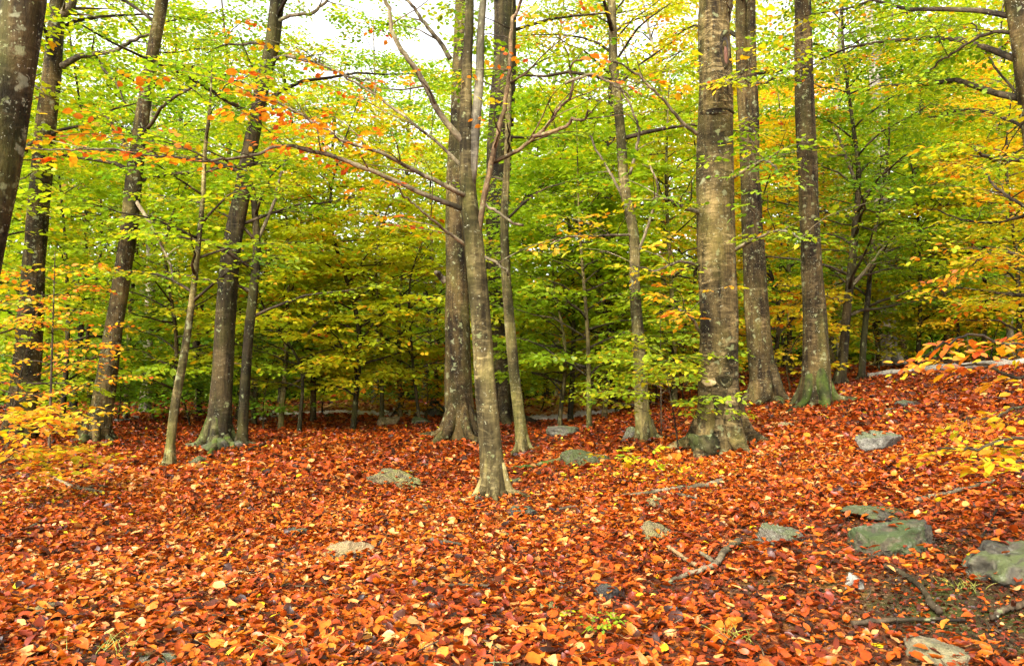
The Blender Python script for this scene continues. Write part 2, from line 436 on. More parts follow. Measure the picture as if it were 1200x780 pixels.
def make_tree(name, label, cat, group, pts, mat, flare=.6, fh=.22, lobes=5, depth=None, lean=0., height=None, seg=32,
              crown=None, branches=(), roots=(), extra_sprays=(), tint=.33, leaf=.10, dens=.9, seed=1, stems=(), base=None, sd=.07, twigs=True, cmat=None, toes=6, rootmat=None):
    """pts: pixels of the photograph (u, v, width) up the trunk; branches: dicts of traced limbs"""
    r = np.random.default_rng(seed)
    u, v, w = pts[0]
    G = gnd(u, v) if base is None else np.asarray(base, float)
    Y = G[1]
    def depth_at(i): return Y + lean * i / max(1, len(pts) - 1)
    P = [G + [0, 0, -.35], G]; R = [w / 2 / F * Y] * 2
    for i, (u, v, w) in enumerate(pts[1:], 1):
        q = at(u, v, depth_at(i)); P.append(q); R.append(w / 2 / F * depth_at(i))
    P = np.array(P); R = np.array(R)
    R = R * .93; R[0] = R[1]
    if height:
        d = (P[-1] - P[-3]); d /= d[2]; dz = G[2] + height - P[-1][2]
        if dz > 1:
            P = np.vstack([P, P[-1] + d * dz * .5 + [r.normal(0, .2), r.normal(0, .2), 0], P[-1] + d * dz * .9])
            R = np.concatenate([R, [R[-1] * .6, R[-1] * .12]])
    n = max(24, int(np.linalg.norm(np.diff(P, axis=0), axis=1).sum() / .16))
    PP, RR = smooth_path(P, R, n)
    root = empty(name, G)
    tag(root, label, cat, group)
    mb = MB(); sp = []
    V, Q = tube(PP, RR, seg, trunk_mod(G[2], flare, fh, lobes, seed * 1.7))
    mb.add(V, Q, 0)
    for st in stems:       # forked stems: continuous with the trunk
        sP = np.array([at(a, b, Y + st.get('dy', 0) * i / (len(st['pts']) - 1)) for i, (a, b, c) in enumerate(st['pts'])])
        sR = np.array([c / 2 / F * Y for a, b, c in st['pts']])
        if st.get('rise'):
            d = sP[-1] - sP[-2]; d /= np.linalg.norm(d)
            sP = np.vstack([sP, sP[-1] + d * st['rise']]); sR = np.append(sR, sR[-1] * .2)
        a, b = smooth_path(sP, sR, 30)
        V, Q = tube(a, b, 12, trunk_mod(-99, 0, 1, 5, seed, .04)); mb.add(V, Q, 1)
        if st.get('sprays'): sp += sprays_along(a, .35, 1, st['sprays'], r, 1.1, dt=st.get('dt', 0))
    if crown:
        for c in (crown if isinstance(crown, list) else [crown]):
            c = dict(c); z0 = G[2] + c.pop('z0'); z1 = G[2] + c.pop('z1')
            limbs(mb, sp, PP, RR, r, z0, z1, mat=2, **c)
    mb.build('trunk', [mat, cmat or mat, B_TWIG], root, G)
    for b in branches:
        dy = b.get('dy', 0); m = len(b['pts']); y0 = Y + b.get('y0', 0)
        bp = np.array([at(a, c, y0 + dy * (i / (m - 1))) for i, (a, c) in enumerate(b['pts'])])
        w0, w1 = b['w']
        br = np.linspace(w0, w1, m) / 2 / F * Y
        a, c = smooth_path(bp, br, 6 * m)
        a = a + np.cumsum(r.normal(0, .017, a.shape), 0) * np.linspace(0, 1, len(a))[:, None]
        bm = MB(); V, Q = tube(a, c, 8); bm.add(V, Q)
        ntw = b.get('twigs', 4)
        for i in range(ntw):
            k = int(len(a) * r.uniform(.2, .95)); k = min(k, len(a) - 2)
            dd = a[k + 1] - a[k]; az = math.atan2(dd[1], dd[0]) + r.choice([-1, 1]) * r.uniform(.4, 1.1)
            tp_ = limb_path(a[k], az, r.uniform(-.1, .8), r.uniform(.4, 1.1), r, 6)
            V, Q = tube(tp_, np.linspace(max(c[k] * .45, .004), .002, 6), 4); bm.add(V, Q)
            if b.get('ns'): sp += sprays_along(tp_, .4, 1, 1, r, b.get('scale', .6) * .8, dt=b.get('dt', 0))
        bm.build('branch', [BRANCH_MATS[b.get('mat', 'branch')]], root, G)
        if b.get('ns'): sp += sprays_along(a, b.get('s0', .3), 1, b['ns'], r, b.get('scale', .6), droop=b.get('droop', .05), dt=b.get('dt', 0))
    for rt in roots:
        rp = [gnd(a, c) for a, c in rt['pts']]; m = len(rp)
        w0, w1 = rt['w']; rr = np.linspace(w0, w1, m) / 2 / F * Y
        rp = [p + [0, 0, float(q) * .45] for p, q in zip(rp, rr)]
        rp[-1] = rp[-1] - [0, 0, rr[-1] * 2]
        rp[0] = rp[0] + [0, 0, rr[0] * 1.2]
        a, c = smooth_path(rp, rr, 5 * m)
        bm = MB(); V, Q = tube(a, c, 10, trunk_mod(-99, 0, 1, 5, seed, .12)); bm.add(V, Q)
        bm.build('root', [rt.get('mat', mat)], root, G)
    R0 = R[1]
    for q in range(toes):
        az = q * 2 * PI / toes + r.normal(0, .28) + seed; ln = r.uniform(1.9, 3.3) if q % 2 else r.uniform(1.6, 2.3); bd = r.normal(0, .35)
        rp = []
        for f, hz in ((.45, 2.3), (.86, 1.0), (1.28, .34), (.5 * (1.35 + ln), .14), (ln, .02), (ln + .5, -.25)):
            a2 = az + bd * max(0, f - 1) * .5
            p = G + np.array([math.cos(a2), math.sin(a2), 0]) * R0 * f; p[2] = float(hgt(p[0], p[1])) + hz * R0
            rp.append(p)
        a, c = smooth_path(rp, np.array([.34, .36, .30, .20, .12, .04]) * R0 * r.uniform(.85, 1.2), 26)
        bm = MB(); V, Q = tube(a, c, 12, trunk_mod(-99, 0, 1, 5, seed + q, .10)); bm.add(V, Q)
        bm.build('root', [rootmat or mat], root, G)
    for e in extra_sprays: sp.append(e)
    if sp:
        cb = MB(); bake_sprays(cb, sp, r, leaf, dens, tint, sd, twigs=twigs)
        cb.build('crown', [LEAF, B_TWIG], root, G)
    return root, G, PP, RR

# ------------------------------------------------------------------ ground
def soil_mask(x, y):
    x = np.asarray(x, float); y = np.asarray(y, float)
    m = np.zeros_like(x)
    for (u, v, rx, ry, a) in SOIL:
        g = gnd(u, v); m = np.maximum(m, a * np.exp(-(((x - g[0]) / rx) ** 2 + ((y - g[1]) / ry) ** 2) ** 1.5))
    m = m + .25 * (np.sin(3.1 * x + 1.7 * y) * np.sin(2.7 * y - 1.9 * x + 1) + .6 * np.sin(7.3 * x) * np.sin(6.1 * y + x)) * (m > .05)
    return np.clip(m, 0, 1)

SOIL = [(1130, 725, .75, .75, 1.0), (1010, 680, .50, .38, .95), (960, 740, .30, .25, .8), (880, 690, .35, .2, .7), (1060, 640, .70, .42, .95), (1185, 690, .55, .5, 1.0), (930, 760, .35, .12, .75), (1085, 770, .4, .2, .9),
        (1030, 610, .6, .3, .75), (920, 630, .35, .25, .7), (615, 603, .5, .28, .8), (590, 590, .3, .3, .7), (500, 668, .18, .1, .6), (850, 750, .3, .15, .6),
        (700, 700, .25, .12, .8), (30, 590, .9, .8, .75), (170, 772, .4, .12, .85), (640, 735, .35, .12, .55), (380, 690, .25, .1, .55), (230, 700, .3, .12, .55), (560, 680, .3, .1, .5), (790, 690, .3, .12, .6)]

def axis(a, b, n, p):
    t = np.linspace(-1, 1, n); s = np.sign(t) * np.abs(t) ** p
    return np.where(s < 0, -s * a, s * b)
gx = axis(-75, 75, 361, 2.0); gy = 4 + axis(-30, 96, 361, 2.0)
X, Yg = np.meshgrid(gx, gy); Zg = hgt(X, Yg)
nx = len(gx); ii, jj = np.meshgrid(np.arange(len(gy) - 1), np.arange(nx - 1), indexing='ij')
base_i = (ii * nx + jj).ravel()
gq = np.stack([base_i, base_i + 1, base_i + nx + 1, base_i + nx], 1)
g_me = mesh_np('ground', np.stack([X, Yg, Zg], -1).reshape(-1, 3), gq, None, np.maximum(soil_mask(X, Yg), sst(34, 39, np.hypot(X, Yg))).ravel(), True, [ground_material()])
ground = bpy.data.objects.new('ground', g_me); COL.objects.link(ground)
tag(ground, 'forest floor of dark soil and moss under a carpet of leaves', None, None, 'structure')

PALE = [(688, 482, 1.7, 2.4), (425, 483, 3.6, 1.7)]
# fallen leaves: a carpet nobody could count
NU, NV = 3, 5
def litter(n_try, y0, y1, dens, size, fine, tilt, lift, r, mb):
    area = 0; out = []
    ys = np.sqrt(r.uniform(0, 1, n_try) * ((y1 + 3.5) ** 2 - (y0 + 3.5) ** 2) + (y0 + 3.5) ** 2) - 3.5
    hw = .72 * ys + 2.5
    xs = r.uniform(-1, 1, n_try) * hw
    keep = r.random(n_try) > .94 * soil_mask(xs, ys)
    for (u, v, rx, ry) in PALE:
        g = gnd(u, v); keep &= (((xs - g[0]) / rx) ** 2 + ((ys - g[1]) / ry) ** 2 > 1.0) | (r.random(n_try) < .22)
    # broad thin and thick places in the carpet
    f = .5 + .5 * np.sin(1.3 * xs + 2.0 * np.sin(.9 * ys)) * np.sin(1.1 * ys + 1.5 * np.sin(.8 * xs + 1))
    f2 = .5 + .5 * np.sin(5.1 * xs + 2 * np.sin(3.3 * ys)) * np.sin(4.3 * ys + 2 * np.sin(3.9 * xs))
    keep &= r.random(n_try) < .60 + .22 * f + .26 * f2
    xs, ys = xs[keep], ys[keep]; n = len(xs)
    zs = hgt(xs, ys) + np.abs(r.normal(0, 1, n)) * lift + .004
    fr = frames(r.uniform(0, 2 * PI, n), r.normal(0, tilt, n), r.normal(0, tilt * 1.1, n))
    sz = size * np.clip(r.normal(1, .38, n), .3, 1.9)
    wide = r.uniform(.62, 1.3, n)
    if fine:
        u = np.array([0, .12, .38, .66, .88, 1.0]); hwid = np.array([.02, .17, .29, .24, .11, .01])
        L = np.stack([np.repeat(u[:, None], 3, 1) - .5, np.stack([-hwid, 0 * hwid, hwid], 1), np.zeros((6, 3))], -1)   # 6x3x3
        loc = np.repeat(L[None], n, 0)
        loc[..., 1] *= wide[:, None, None]
        c1 = r.normal(.0, .55, n)[:, None, None]; c2 = np.abs(r.normal(.0, .85, n))[:, None, None] * r.choice([1, 1, -1], n)[:, None, None]
        loc[..., 2] = c1 * (loc[..., 0] ** 2) + c2 * loc[..., 1] ** 2 + .25 * np.abs(loc[..., 1]) + r.normal(0, .035, loc.shape[:-1])
        # torn and broken edges
        torn = r.random((n, 6, 1)) < .10
        loc[:, :, 0, 1:2] = np.where(torn, loc[:, :, 0, 1:2] * .35, loc[:, :, 0, 1:2]); torn = r.random((n, 6, 1)) < .10
        loc[:, :, 2, 1:2] = np.where(torn, loc[:, :, 2, 1:2] * .35, loc[:, :, 2, 1:2])
        loc = loc.reshape(n, 18, 3)
        q = np.array([[i * 3 + j, i * 3 + j + 1, i * 3 + j + 4, i * 3 + j + 3] for i in range(5) for j in range(2)]); nv = 18
    else:
        loc = np.repeat((LS - [.5, 0, 0])[None], n, 0); loc[..., 1] *= wide[:, None]
        loc[..., 2] *= r.normal(1, 2.2, n)[:, None]; q = LQ; nv = 6
    V = np.einsum('nij,nvj->nvi', fr, loc) * sz[:, None, None] + np.stack([xs, ys, zs], 1)[:, None]
    pat = .10 * np.sin(.8 * xs + 1.1 * np.sin(.6 * ys)) * np.sin(.7 * ys + 1)
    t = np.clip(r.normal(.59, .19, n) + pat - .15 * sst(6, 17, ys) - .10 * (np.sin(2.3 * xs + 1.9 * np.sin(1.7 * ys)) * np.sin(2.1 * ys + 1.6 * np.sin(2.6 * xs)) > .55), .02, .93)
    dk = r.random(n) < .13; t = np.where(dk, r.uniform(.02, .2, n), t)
    pale = r.random(n) < .03; t = np.where(pale, r.uniform(.88, .95, n), t)
    yel = r.random(n) < .007; t = np.where(yel, 1.0, t)
    for (u, v, rad) in [(745, 552, .9), (700, 545, .6), (800, 560, .6), (60, 580, .8)]:
        g = gnd(u, v); near = ((xs - g[0]) ** 2 + (ys - g[1]) ** 2 < rad ** 2) & (r.random(n) < .10); t = np.where(near, r.uniform(.97, 1, n), t)
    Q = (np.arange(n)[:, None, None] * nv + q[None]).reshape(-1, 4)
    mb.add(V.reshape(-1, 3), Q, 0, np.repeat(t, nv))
r = np.random.default_rng(3); lm = MB()
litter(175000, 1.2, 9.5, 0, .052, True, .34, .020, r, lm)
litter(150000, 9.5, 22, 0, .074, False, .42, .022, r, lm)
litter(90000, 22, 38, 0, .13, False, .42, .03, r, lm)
# crumbs of broken leaf, bark and grit on the bare soil
n = 170000; xs = r.uniform(-6, 6, n); ys = r.uniform(1.5, 9, n); kk = r.random(n) < soil_mask(xs, ys) * .9; xs, ys = xs[kk], ys[kk]; n = len(xs)
fr = frames(r.uniform(0, 2 * PI, n), r.normal(0, .4, n), r.normal(0, .5, n)); sz = r.uniform(.008, .034, n)
V = np.einsum('nij,vj->nvi', fr, LS * [1, 1.2, 3]) * sz[:, None, None] + np.stack([xs, ys, hgt(xs, ys) + r.uniform(.002, .014, n)], 1)[:, None]
lm.add(V.reshape(-1, 3), (np.arange(n)[:, None, None] * 6 + LQ[None]).reshape(-1, 4), 0, np.repeat(np.where(r.random(n) < .75, r.uniform(.02, .3, n), r.uniform(.3, .9, n)), 6))

# ------------------------------------------------------------------ the trees that stand out
BEECH = 'large beeches round the clearing'
# leaning trunk at the left edge, base out of the frame
make_tree('beech_tree', 'dark lichen-spotted trunk leaning in from the left edge, upper left corner', 'tree', BEECH,
          [(-82, 650, 58), (-55, 480, 55), (-20, 270, 53), (-5, 190, 53), (12, 90, 53), (27, 0, 52)], B_LICHEN, .5, .25, 5,
          base=[at(-82, 600, 5.6)[0], 5.6, float(hgt(at(-82, 600, 5.6)[0], 5.6))], height=13, seed=2,
          crown=dict(z0=5, z1=12, n=14, Lf=lambda t: 3, ns=5, scale=1.1, side=(1.6, 4.6)), tint=.35)
make_tree('beech_tree', 'tall brown beech with a hooked branch stub, second trunk from the left edge', 'tree', BEECH,
          [(22, 516, 34), (30, 440, 31), (36, 370, 29), (46, 230, 25), (55, 140, 23), (63, 60, 21), (68, 0, 19)], B_BROWN, .20, .25, 5, height=17, seed=3,
          branches=[dict(pts=[(48, 215), (52, 190), (47, 173), (34, 172), (20, 178)], w=(8, 4), dy=-.3, twigs=1, mat='twig'),
                    dict(pts=[(72, 78), (92, 66), (110, 62), (132, 56), (152, 46), (175, 38)], w=(8, 3), dy=-.4, ns=3, scale=.5),
                    dict(pts=[(66, 22), (80, 12), (88, 0), (92, -20)], w=(12, 7), dy=0, ns=3),
                    dict(pts=[(110, 62), (124, 88), (138, 105), (148, 124)], w=(4, 2), dy=-.3, ns=2, scale=.6)],
          crown=[dict(z0=5.5, z1=16, n=13, Lf=lambda t: 3.6 - 1.5 * t, ns=4, scale=1.1)], tint=.40)
make_tree('beech_tree', 'slanting beech with a mossy burl on the left of its foot', 'tree', BEECH,
          [(113, 517, 28), (121, 470, 25), (130, 410, 23), (142, 330, 21), (152, 260, 20), (163, 160, 18), (178, 70, 16), (190, 0, 15)], B_BROWN, .31, .2, 5, height=17, seed=4,
          branches=[dict(pts=[(160, 190), (148, 170), (132, 150), (118, 135)], w=(6, 2), dy=-.5, ns=3),
                    dict(pts=[(156, 230), (176, 262), (195, 300), (202, 330)], w=(5, 2), dy=-.6, ns=4, scale=.7)],
          roots=[dict(pts=[(108, 512), (98, 520), (88, 523)], w=(14, 6), mat=B_MOSSY), dict(pts=[(118, 514), (130, 518), (142, 520)], w=(10, 4), mat=B_MOSSY)],
          crown=[dict(z0=4.2, z1=16, n=15, Lf=lambda t: 3.4 - 1.4 * t, ns=4, scale=1.05)], tint=.42)
T5, G5, P5, R5 = make_tree('beech_tree', 'thick dark beech standing on a heap of rocks and roots, left of the middle', 'tree', BEECH,
          [(256, 524, 34), (258, 490, 29), (261, 430, 27), (265, 360, 25), (272, 290, 22), (288, 200, 19), (306, 110, 18), (319, 50, 18), (325, 0, 17)], B_DARK, .40, .22, 6, height=17, seed=5, cmat=B_BROWN,
          roots=[dict(pts=[(250, 520), (238, 524), (222, 530)], w=(16, 8), mat=B_MOSSY), dict(pts=[(262, 522), (272, 527), (282, 526)], w=(14, 7), mat=B_MOSSY), dict(pts=[(254, 522), (250, 530), (240, 535)], w=(14, 6), mat=B_MOSSY)], rootmat=B_MOSSY,
          branches=[dict(pts=[(314, 72), (337, 65), (375, 72), (412, 90), (437, 98)], w=(5, 2), dy=-.6, ns=2, scale=.6),
                    dict(pts=[(318, 30), (340, 18), (372, 12), (392, 0)], w=(5, 3), dy=-.3, ns=2)],
          crown=[dict(z0=3.6, z1=16, n=15, Lf=lambda t: 3.4 - 1.4 * t, ns=4, scale=1.05)], tint=.40)
make_tree('beech_tree', 'thin dark stem close against the right side of the rock-footed beech', 'tree', None,
          [(283, 522, 15), (286, 470, 13), (290, 410, 12), (297, 340, 11), (301, 290, 10), (298, 240, 8), (292, 190, 6)], B_DARK, .31, .15, 4, height=8, seed=6,
          branches=[dict(pts=[(300, 285), (322, 240), (330, 215), (332, 195)], w=(5, 2), dy=.2, ns=3)],
          crown=[dict(z0=2.2, z1=7.5, n=15, Lf=lambda t: 2.2 - 1.2 * t, ns=6, scale=.8)], tint=.47)
make_tree('young_beech', 'slender curved young beech standing free on the leaves, left of the rock-footed beech', 'tree', None,
          [(199, 547, 15), (200, 520, 11), (206, 470, 10.5), (214, 425, 9.5), (224, 360, 8), (232, 290, 7), (238, 230, 6), (240, 180, 5)], B_OLIVE, .40, .1, 4, height=6, seed=7,
          crown=[dict(z0=2.1, z1=5.6, n=15, Lf=lambda t: 1.9 - 1.0 * t, ns=6, scale=.75)], tint=.40)
make_tree('beech_tree', 'tall straight thick beech standing right behind the slim mottled front tree', 'tree', BEECH,
          [(538, 516, 42), (538, 490, 36), (537, 430, 33), (536, 350, 32), (537, 250, 31), (540, 140, 28), (542, 60, 25), (544, 0, 23)], B_BROWN, .27, .3, 6, height=19, seed=8,
          roots=[dict(pts=[(528, 512), (512, 519), (498, 525)], w=(14, 5), mat=B_OLIVE)],
          branches=[dict(pts=[(528, 70), (514, 48), (500, 32), (484, 14), (468, -6)], w=(6, 3), dy=-.5, ns=1),
                    dict(pts=[(522, 330), (516, 322), (514, 312)], w=(9, 5), dy=-.1, twigs=0)],
          crown=[dict(z0=8.5, z1=18, n=10, Lf=lambda t: 3.8 - 1.4 * t, ns=4, scale=1.15)], tint=.40)
make_tree('beech_tree', 'slim mottled grey-green beech in front, with long bare branches reaching left', 'tree', BEECH,
          [(580, 582, 36), (577, 550, 31), (573, 500, 28), (567, 430, 27), (561, 350, 26), (556, 290, 25), (549, 230, 21), (547, 180, 17), (546, 120, 14), (548, 60, 12), (550, 0, 11)],
          B_OLIVE, .24, .16, 5, height=10, seed=9, cmat=B_GREY, tint=.80, leaf=.075, sd=.08,
          stems=[dict(pts=[(551, 215, 14), (556, 160, 12), (562, 90, 10), (563, 40, 9), (567, -10, 8)], rise=2.0)],
          branches=[dict(pts=[(552, 232), (525, 220), (480, 197), (445, 177), (375, 152), (315, 127), (290, 108)], w=(6.2, 1.5), dy=-1.2, ns=7, s0=.5, scale=.42, twigs=13),
                    dict(pts=[(545, 246), (505, 230), (465, 210), (425, 192), (375, 172), (335, 166), (270, 180), (200, 178), (120, 180), (40, 176)], w=(6.5, 1.2), dy=-1.6, ns=8, s0=.55, scale=.40, twigs=14),
                    dict(pts=[(546, 287), (520, 268), (500, 250), (470, 222), (440, 205)], w=(4, 1.5), dy=-.8, ns=2, scale=.35, twigs=3),
                    dict(pts=[(546, 200), (505, 160), (440, 117), (382, 87), (340, 70)], w=(4.5, 1.5), dy=.5, ns=3, scale=.35, twigs=6),
                    dict(pts=[(546, 170), (515, 135), (490, 95), (465, 70), (446, 28), (432, 0), (420, -30)], w=(8, 3), dy=-.4, ns=2, scale=.4, twigs=6),
                    dict(pts=[(560, 275), (568, 225), (577, 175), (586, 120), (598, 50), (606, 0), (612, -40)], w=(7.5, 3), dy=-.3, mat='red', twigs=3, ns=2, scale=.4),
                    dict(pts=[(578, 190), (600, 180), (625, 160), (650, 115), (663, 98), (665, 65), (682, 48)], w=(5.5, 2), dy=-.6, mat='red', twigs=8),
                    dict(pts=[(625, 160), (658, 151), (680, 137), (688, 142), (706, 138)], w=(5, 2), dy=-.4, y0=-.3, twigs=2, mat='red'),
                    dict(pts=[(662, 98), (688, 85), (720, 88), (745, 92)], w=(4, 1.5), dy=-.3, y0=-.5, twigs=2, ns=1, scale=.3),
                    dict(pts=[(567, 238), (580, 248), (592, 262)], w=(4, 3), dy=-.1, twigs=0),
                    dict(pts=[(566, 300), (585, 312), (596, 322)], w=(4, 2), dy=-.1, twigs=1)],
          roots=[dict(pts=[(586, 570), (594, 576), (602, 580)], w=(13, 7)), dict(pts=[(577, 574), (578, 582), (584, 586)], w=(11, 6)), dict(pts=[(571, 576), (566, 582), (558, 585)], w=(10, 5))])
make_tree('beech_tree', 'broad dark trunk furthest back in the central cluster', 'tree', BEECH,
          [(587, 494, 44), (587, 460, 38), (587, 400, 34), (584, 300, 31), (584, 200, 31), (590, 100, 31), (592, 0, 29)], B_DARK, .22, .4, 5, height=20, seed=10,
          branches=[dict(pts=[(598, 250), (612, 240), (622, 228), (640, 215), (665, 196)], w=(9, 3), dy=-1.0, ns=5, scale=.9, dt=-.5, mat='twig')],
          crown=[dict(z0=9, z1=19, n=9, Lf=lambda t: 4, ns=4, scale=1.2)], tint=.34)
make_tree('beech_tree', 'thin crooked grey stem right of the slim mottled front tree', 'tree', None,
          [(613, 530, 18), (609, 490, 14), (603, 440, 13), (598, 390, 13), (593, 320, 12), (591, 260, 11), (594, 190, 8), (596, 120, 7)], B_OLIVE, .27, .14, 4, height=8, seed=11,
          crown=[dict(z0=3.4, z1=7.5, n=8, Lf=lambda t: 1.8 - t, ns=5, scale=.7)], tint=.36)
make_tree('beech_tree', 'medium trunk with a rock beside its foot, between the central cluster and the ringed beech', 'tree', BEECH,
          [(757, 517, 23), (752, 480, 18), (750, 420, 16), (744, 340, 14), (743, 280, 13.5), (732, 220, 12.5), (727, 150, 11.5), (719, 70, 10.5), (717, 0, 10)], B_OLIVE, .27, .2, 5, height=15, seed=12,
          branches=[dict(pts=[(738, 205), (750, 165), (748, 140), (735, 105)], w=(4, 2), dy=-.5, twigs=3, ns=1),
                    dict(pts=[(745, 300), (765, 255), (770, 225), (758, 195)], w=(4, 2), dy=-.5, twigs=3, ns=2),
                    dict(pts=[(734, 240), (712, 190), (700, 160)], w=(4, 2), dy=.3, twigs=2, ns=2),
                    dict(pts=[(742, 275), (700, 277), (665, 280), (640, 285)], w=(3.5, 1.5), dy=-1.2, ns=6, scale=.6, dt=.30, s0=.3)],
          crown=[dict(z0=4.6, z1=14, n=14, Lf=lambda t: 3.2 - 1.3 * t, ns=4, scale=1.0)], tint=.37)
TB, GB, PB, RB = make_tree('beech_tree', 'massive ringed beech with a hollow and knots in its trunk', 'tree', BEECH,
          [(845, 526, 62), (843, 500, 54), (842, 460, 51), (842, 400, 50), (840, 300, 47), (838, 200, 44), (838, 100, 42), (838, 0, 41)], B_BEECH, .18, .22, 6, height=19, seed=13, seg=40, tint=.36, leaf=.08, toes=4,
          roots=[dict(pts=[(862, 512), (876, 516), (888, 522)], w=(20, 8)), dict(pts=[(852, 520), (858, 527), (868, 530)], w=(14, 6), mat=B_GREY), dict(pts=[(826, 516), (812, 522), (800, 524)], w=(24, 12), mat=B_DARK)],
          branches=[dict(pts=[(818, 158), (795, 140), (770, 110), (745, 86), (727, 75)], w=(5, 2), dy=-.8, twigs=4, ns=3, scale=.5),
                    dict(pts=[(855, 210), (880, 196), (905, 190), (925, 205)], w=(5, 2), dy=-1.0, ns=10, scale=.55, s0=.1),
                    dict(pts=[(858, 295), (885, 280), (915, 272), (945, 285)], w=(5, 2), dy=-1.1, ns=10, scale=.55, s0=.1),
                    dict(pts=[(822, 250), (800, 240), (785, 232), (765, 238)], w=(6, 2), dy=-.9, ns=10, scale=.5, s0=.1),
                    dict(pts=[(832, 104), (845, 96), (858, 100)], w=(4, 2), dy=-.5, ns=9, scale=.32, s0=0, dt=.25),
                    dict(pts=[(822, 312), (800, 306), (775, 312), (748, 300)], w=(4, 2), dy=-1.0, ns=9, scale=.5, s0=.2, dt=.22),
                    dict(pts=[(824, 395), (812, 380), (796, 372), (782, 380)], w=(4, 2), dy=-.8, ns=7, scale=.4, s0=.2, dt=.35),
                    dict(pts=[(848, 106), (866, 92), (890, 96), (905, 90)], w=(4, 2), dy=-.9, ns=9, scale=.5, s0=.2, dt=.05),
                    dict(pts=[(852, 28), (858, 12), (866, -8)], w=(6, 4), dy=-.3, twigs=1)],
          crown=[dict(z0=8.0, z1=18, n=12, Lf=lambda t: 4 - 1.5 * t, ns=7, scale=1.15)])
make_tree('beech_tree', 'brown forked trunk just right of and behind the ringed beech', 'tree', BEECH,
          [(896, 470, 38), (894, 440, 33), (889, 390, 29), (883, 300, 27), (880, 220, 26), (876, 170, 20), (870, 90, 14), (868, 0, 13)], B_BROWN, .24, .25, 6, height=17, seed=14,
          stems=[dict(pts=[(880, 215, 18), (882, 140, 15), (880, 60, 13), (879, -10, 12)], rise=5, sprays=4)],
          roots=[dict(pts=[(888, 464), (876, 470), (868, 474)], w=(16, 8)), dict(pts=[(904, 466), (914, 472), (922, 474)], w=(14, 6), mat=B_MOSSY)],
          crown=[dict(z0=6.5, z1=16, n=13, Lf=lambda t: 3.6 - 1.3 * t, ns=4, scale=1.1)], tint=.66)
make_tree('beech_tree', 'smooth straight beech with mossy spreading roots on the right-hand slope', 'tree', BEECH,
          [(956, 474, 38), (957, 440, 33), (955, 390, 29), (953, 340, 27), (949, 260, 25), (945, 170, 24), (942, 80, 22), (940, 0, 21)], B_BROWN, .36, .25, 6, height=18, seed=15, seg=28,
          rootmat=B_MOSSY, roots=[dict(pts=[(946, 468), (936, 474), (928, 479)], w=(18, 9), mat=B_MOSSY), dict(pts=[(968, 462), (976, 468), (986, 472)], w=(16, 6), mat=B_GREY), dict(pts=[(958, 470), (966, 476), (976, 477)], w=(16, 6), mat=B_MOSSY)],
          crown=[dict(z0=7.5, z1=17, n=13, Lf=lambda t: 3.8 - 1.3 * t, ns=4, scale=1.1)], tint=.50)
make_tree('young_beech', 'dark slender forking tree on the slope right of the smooth straight beech', 'tree', None,
          [(984, 451, 15), (988, 420, 12), (992, 370, 11), (998, 310, 10), (1004, 250, 8), (1006, 200, 6), (1000, 150, 5)], B_DARK, .27, .2, 4, height=11, seed=16,
          branches=[dict(pts=[(998, 335), (1012, 320), (1030, 302), (1050, 284)], w=(5, 2), dy=-.5, twigs=3, ns=4, scale=.9),
                    dict(pts=[(1005, 225), (996, 195), (985, 170), (975, 150)], w=(5, 2), dy=-.4, twigs=3, ns=4, scale=.9),
                    dict(pts=[(1005, 235), (1022, 222), (1050, 220)], w=(4, 2), dy=-.6, twigs=3, ns=4, scale=.9)],
          crown=[dict(z0=1.6, z1=10, n=34, Lf=lambda t: 3.4 - 2.0 * t, ns=7, scale=1.0)], tint=.31)
make_tree('beech_tree', 'thin dark stem beside the slender forking tree on the slope', 'tree', None,
          [(1010, 444, 9), (1012, 400, 8), (1018, 340, 6), (1022, 290, 5)], B_DARK, .18, .2, 4, height=8, seed=17,
          crown=[dict(z0=1.6, z1=7.5, n=22, Lf=lambda t: 2.8 - 1.5 * t, ns=6, scale=1.0)], tint=.40)
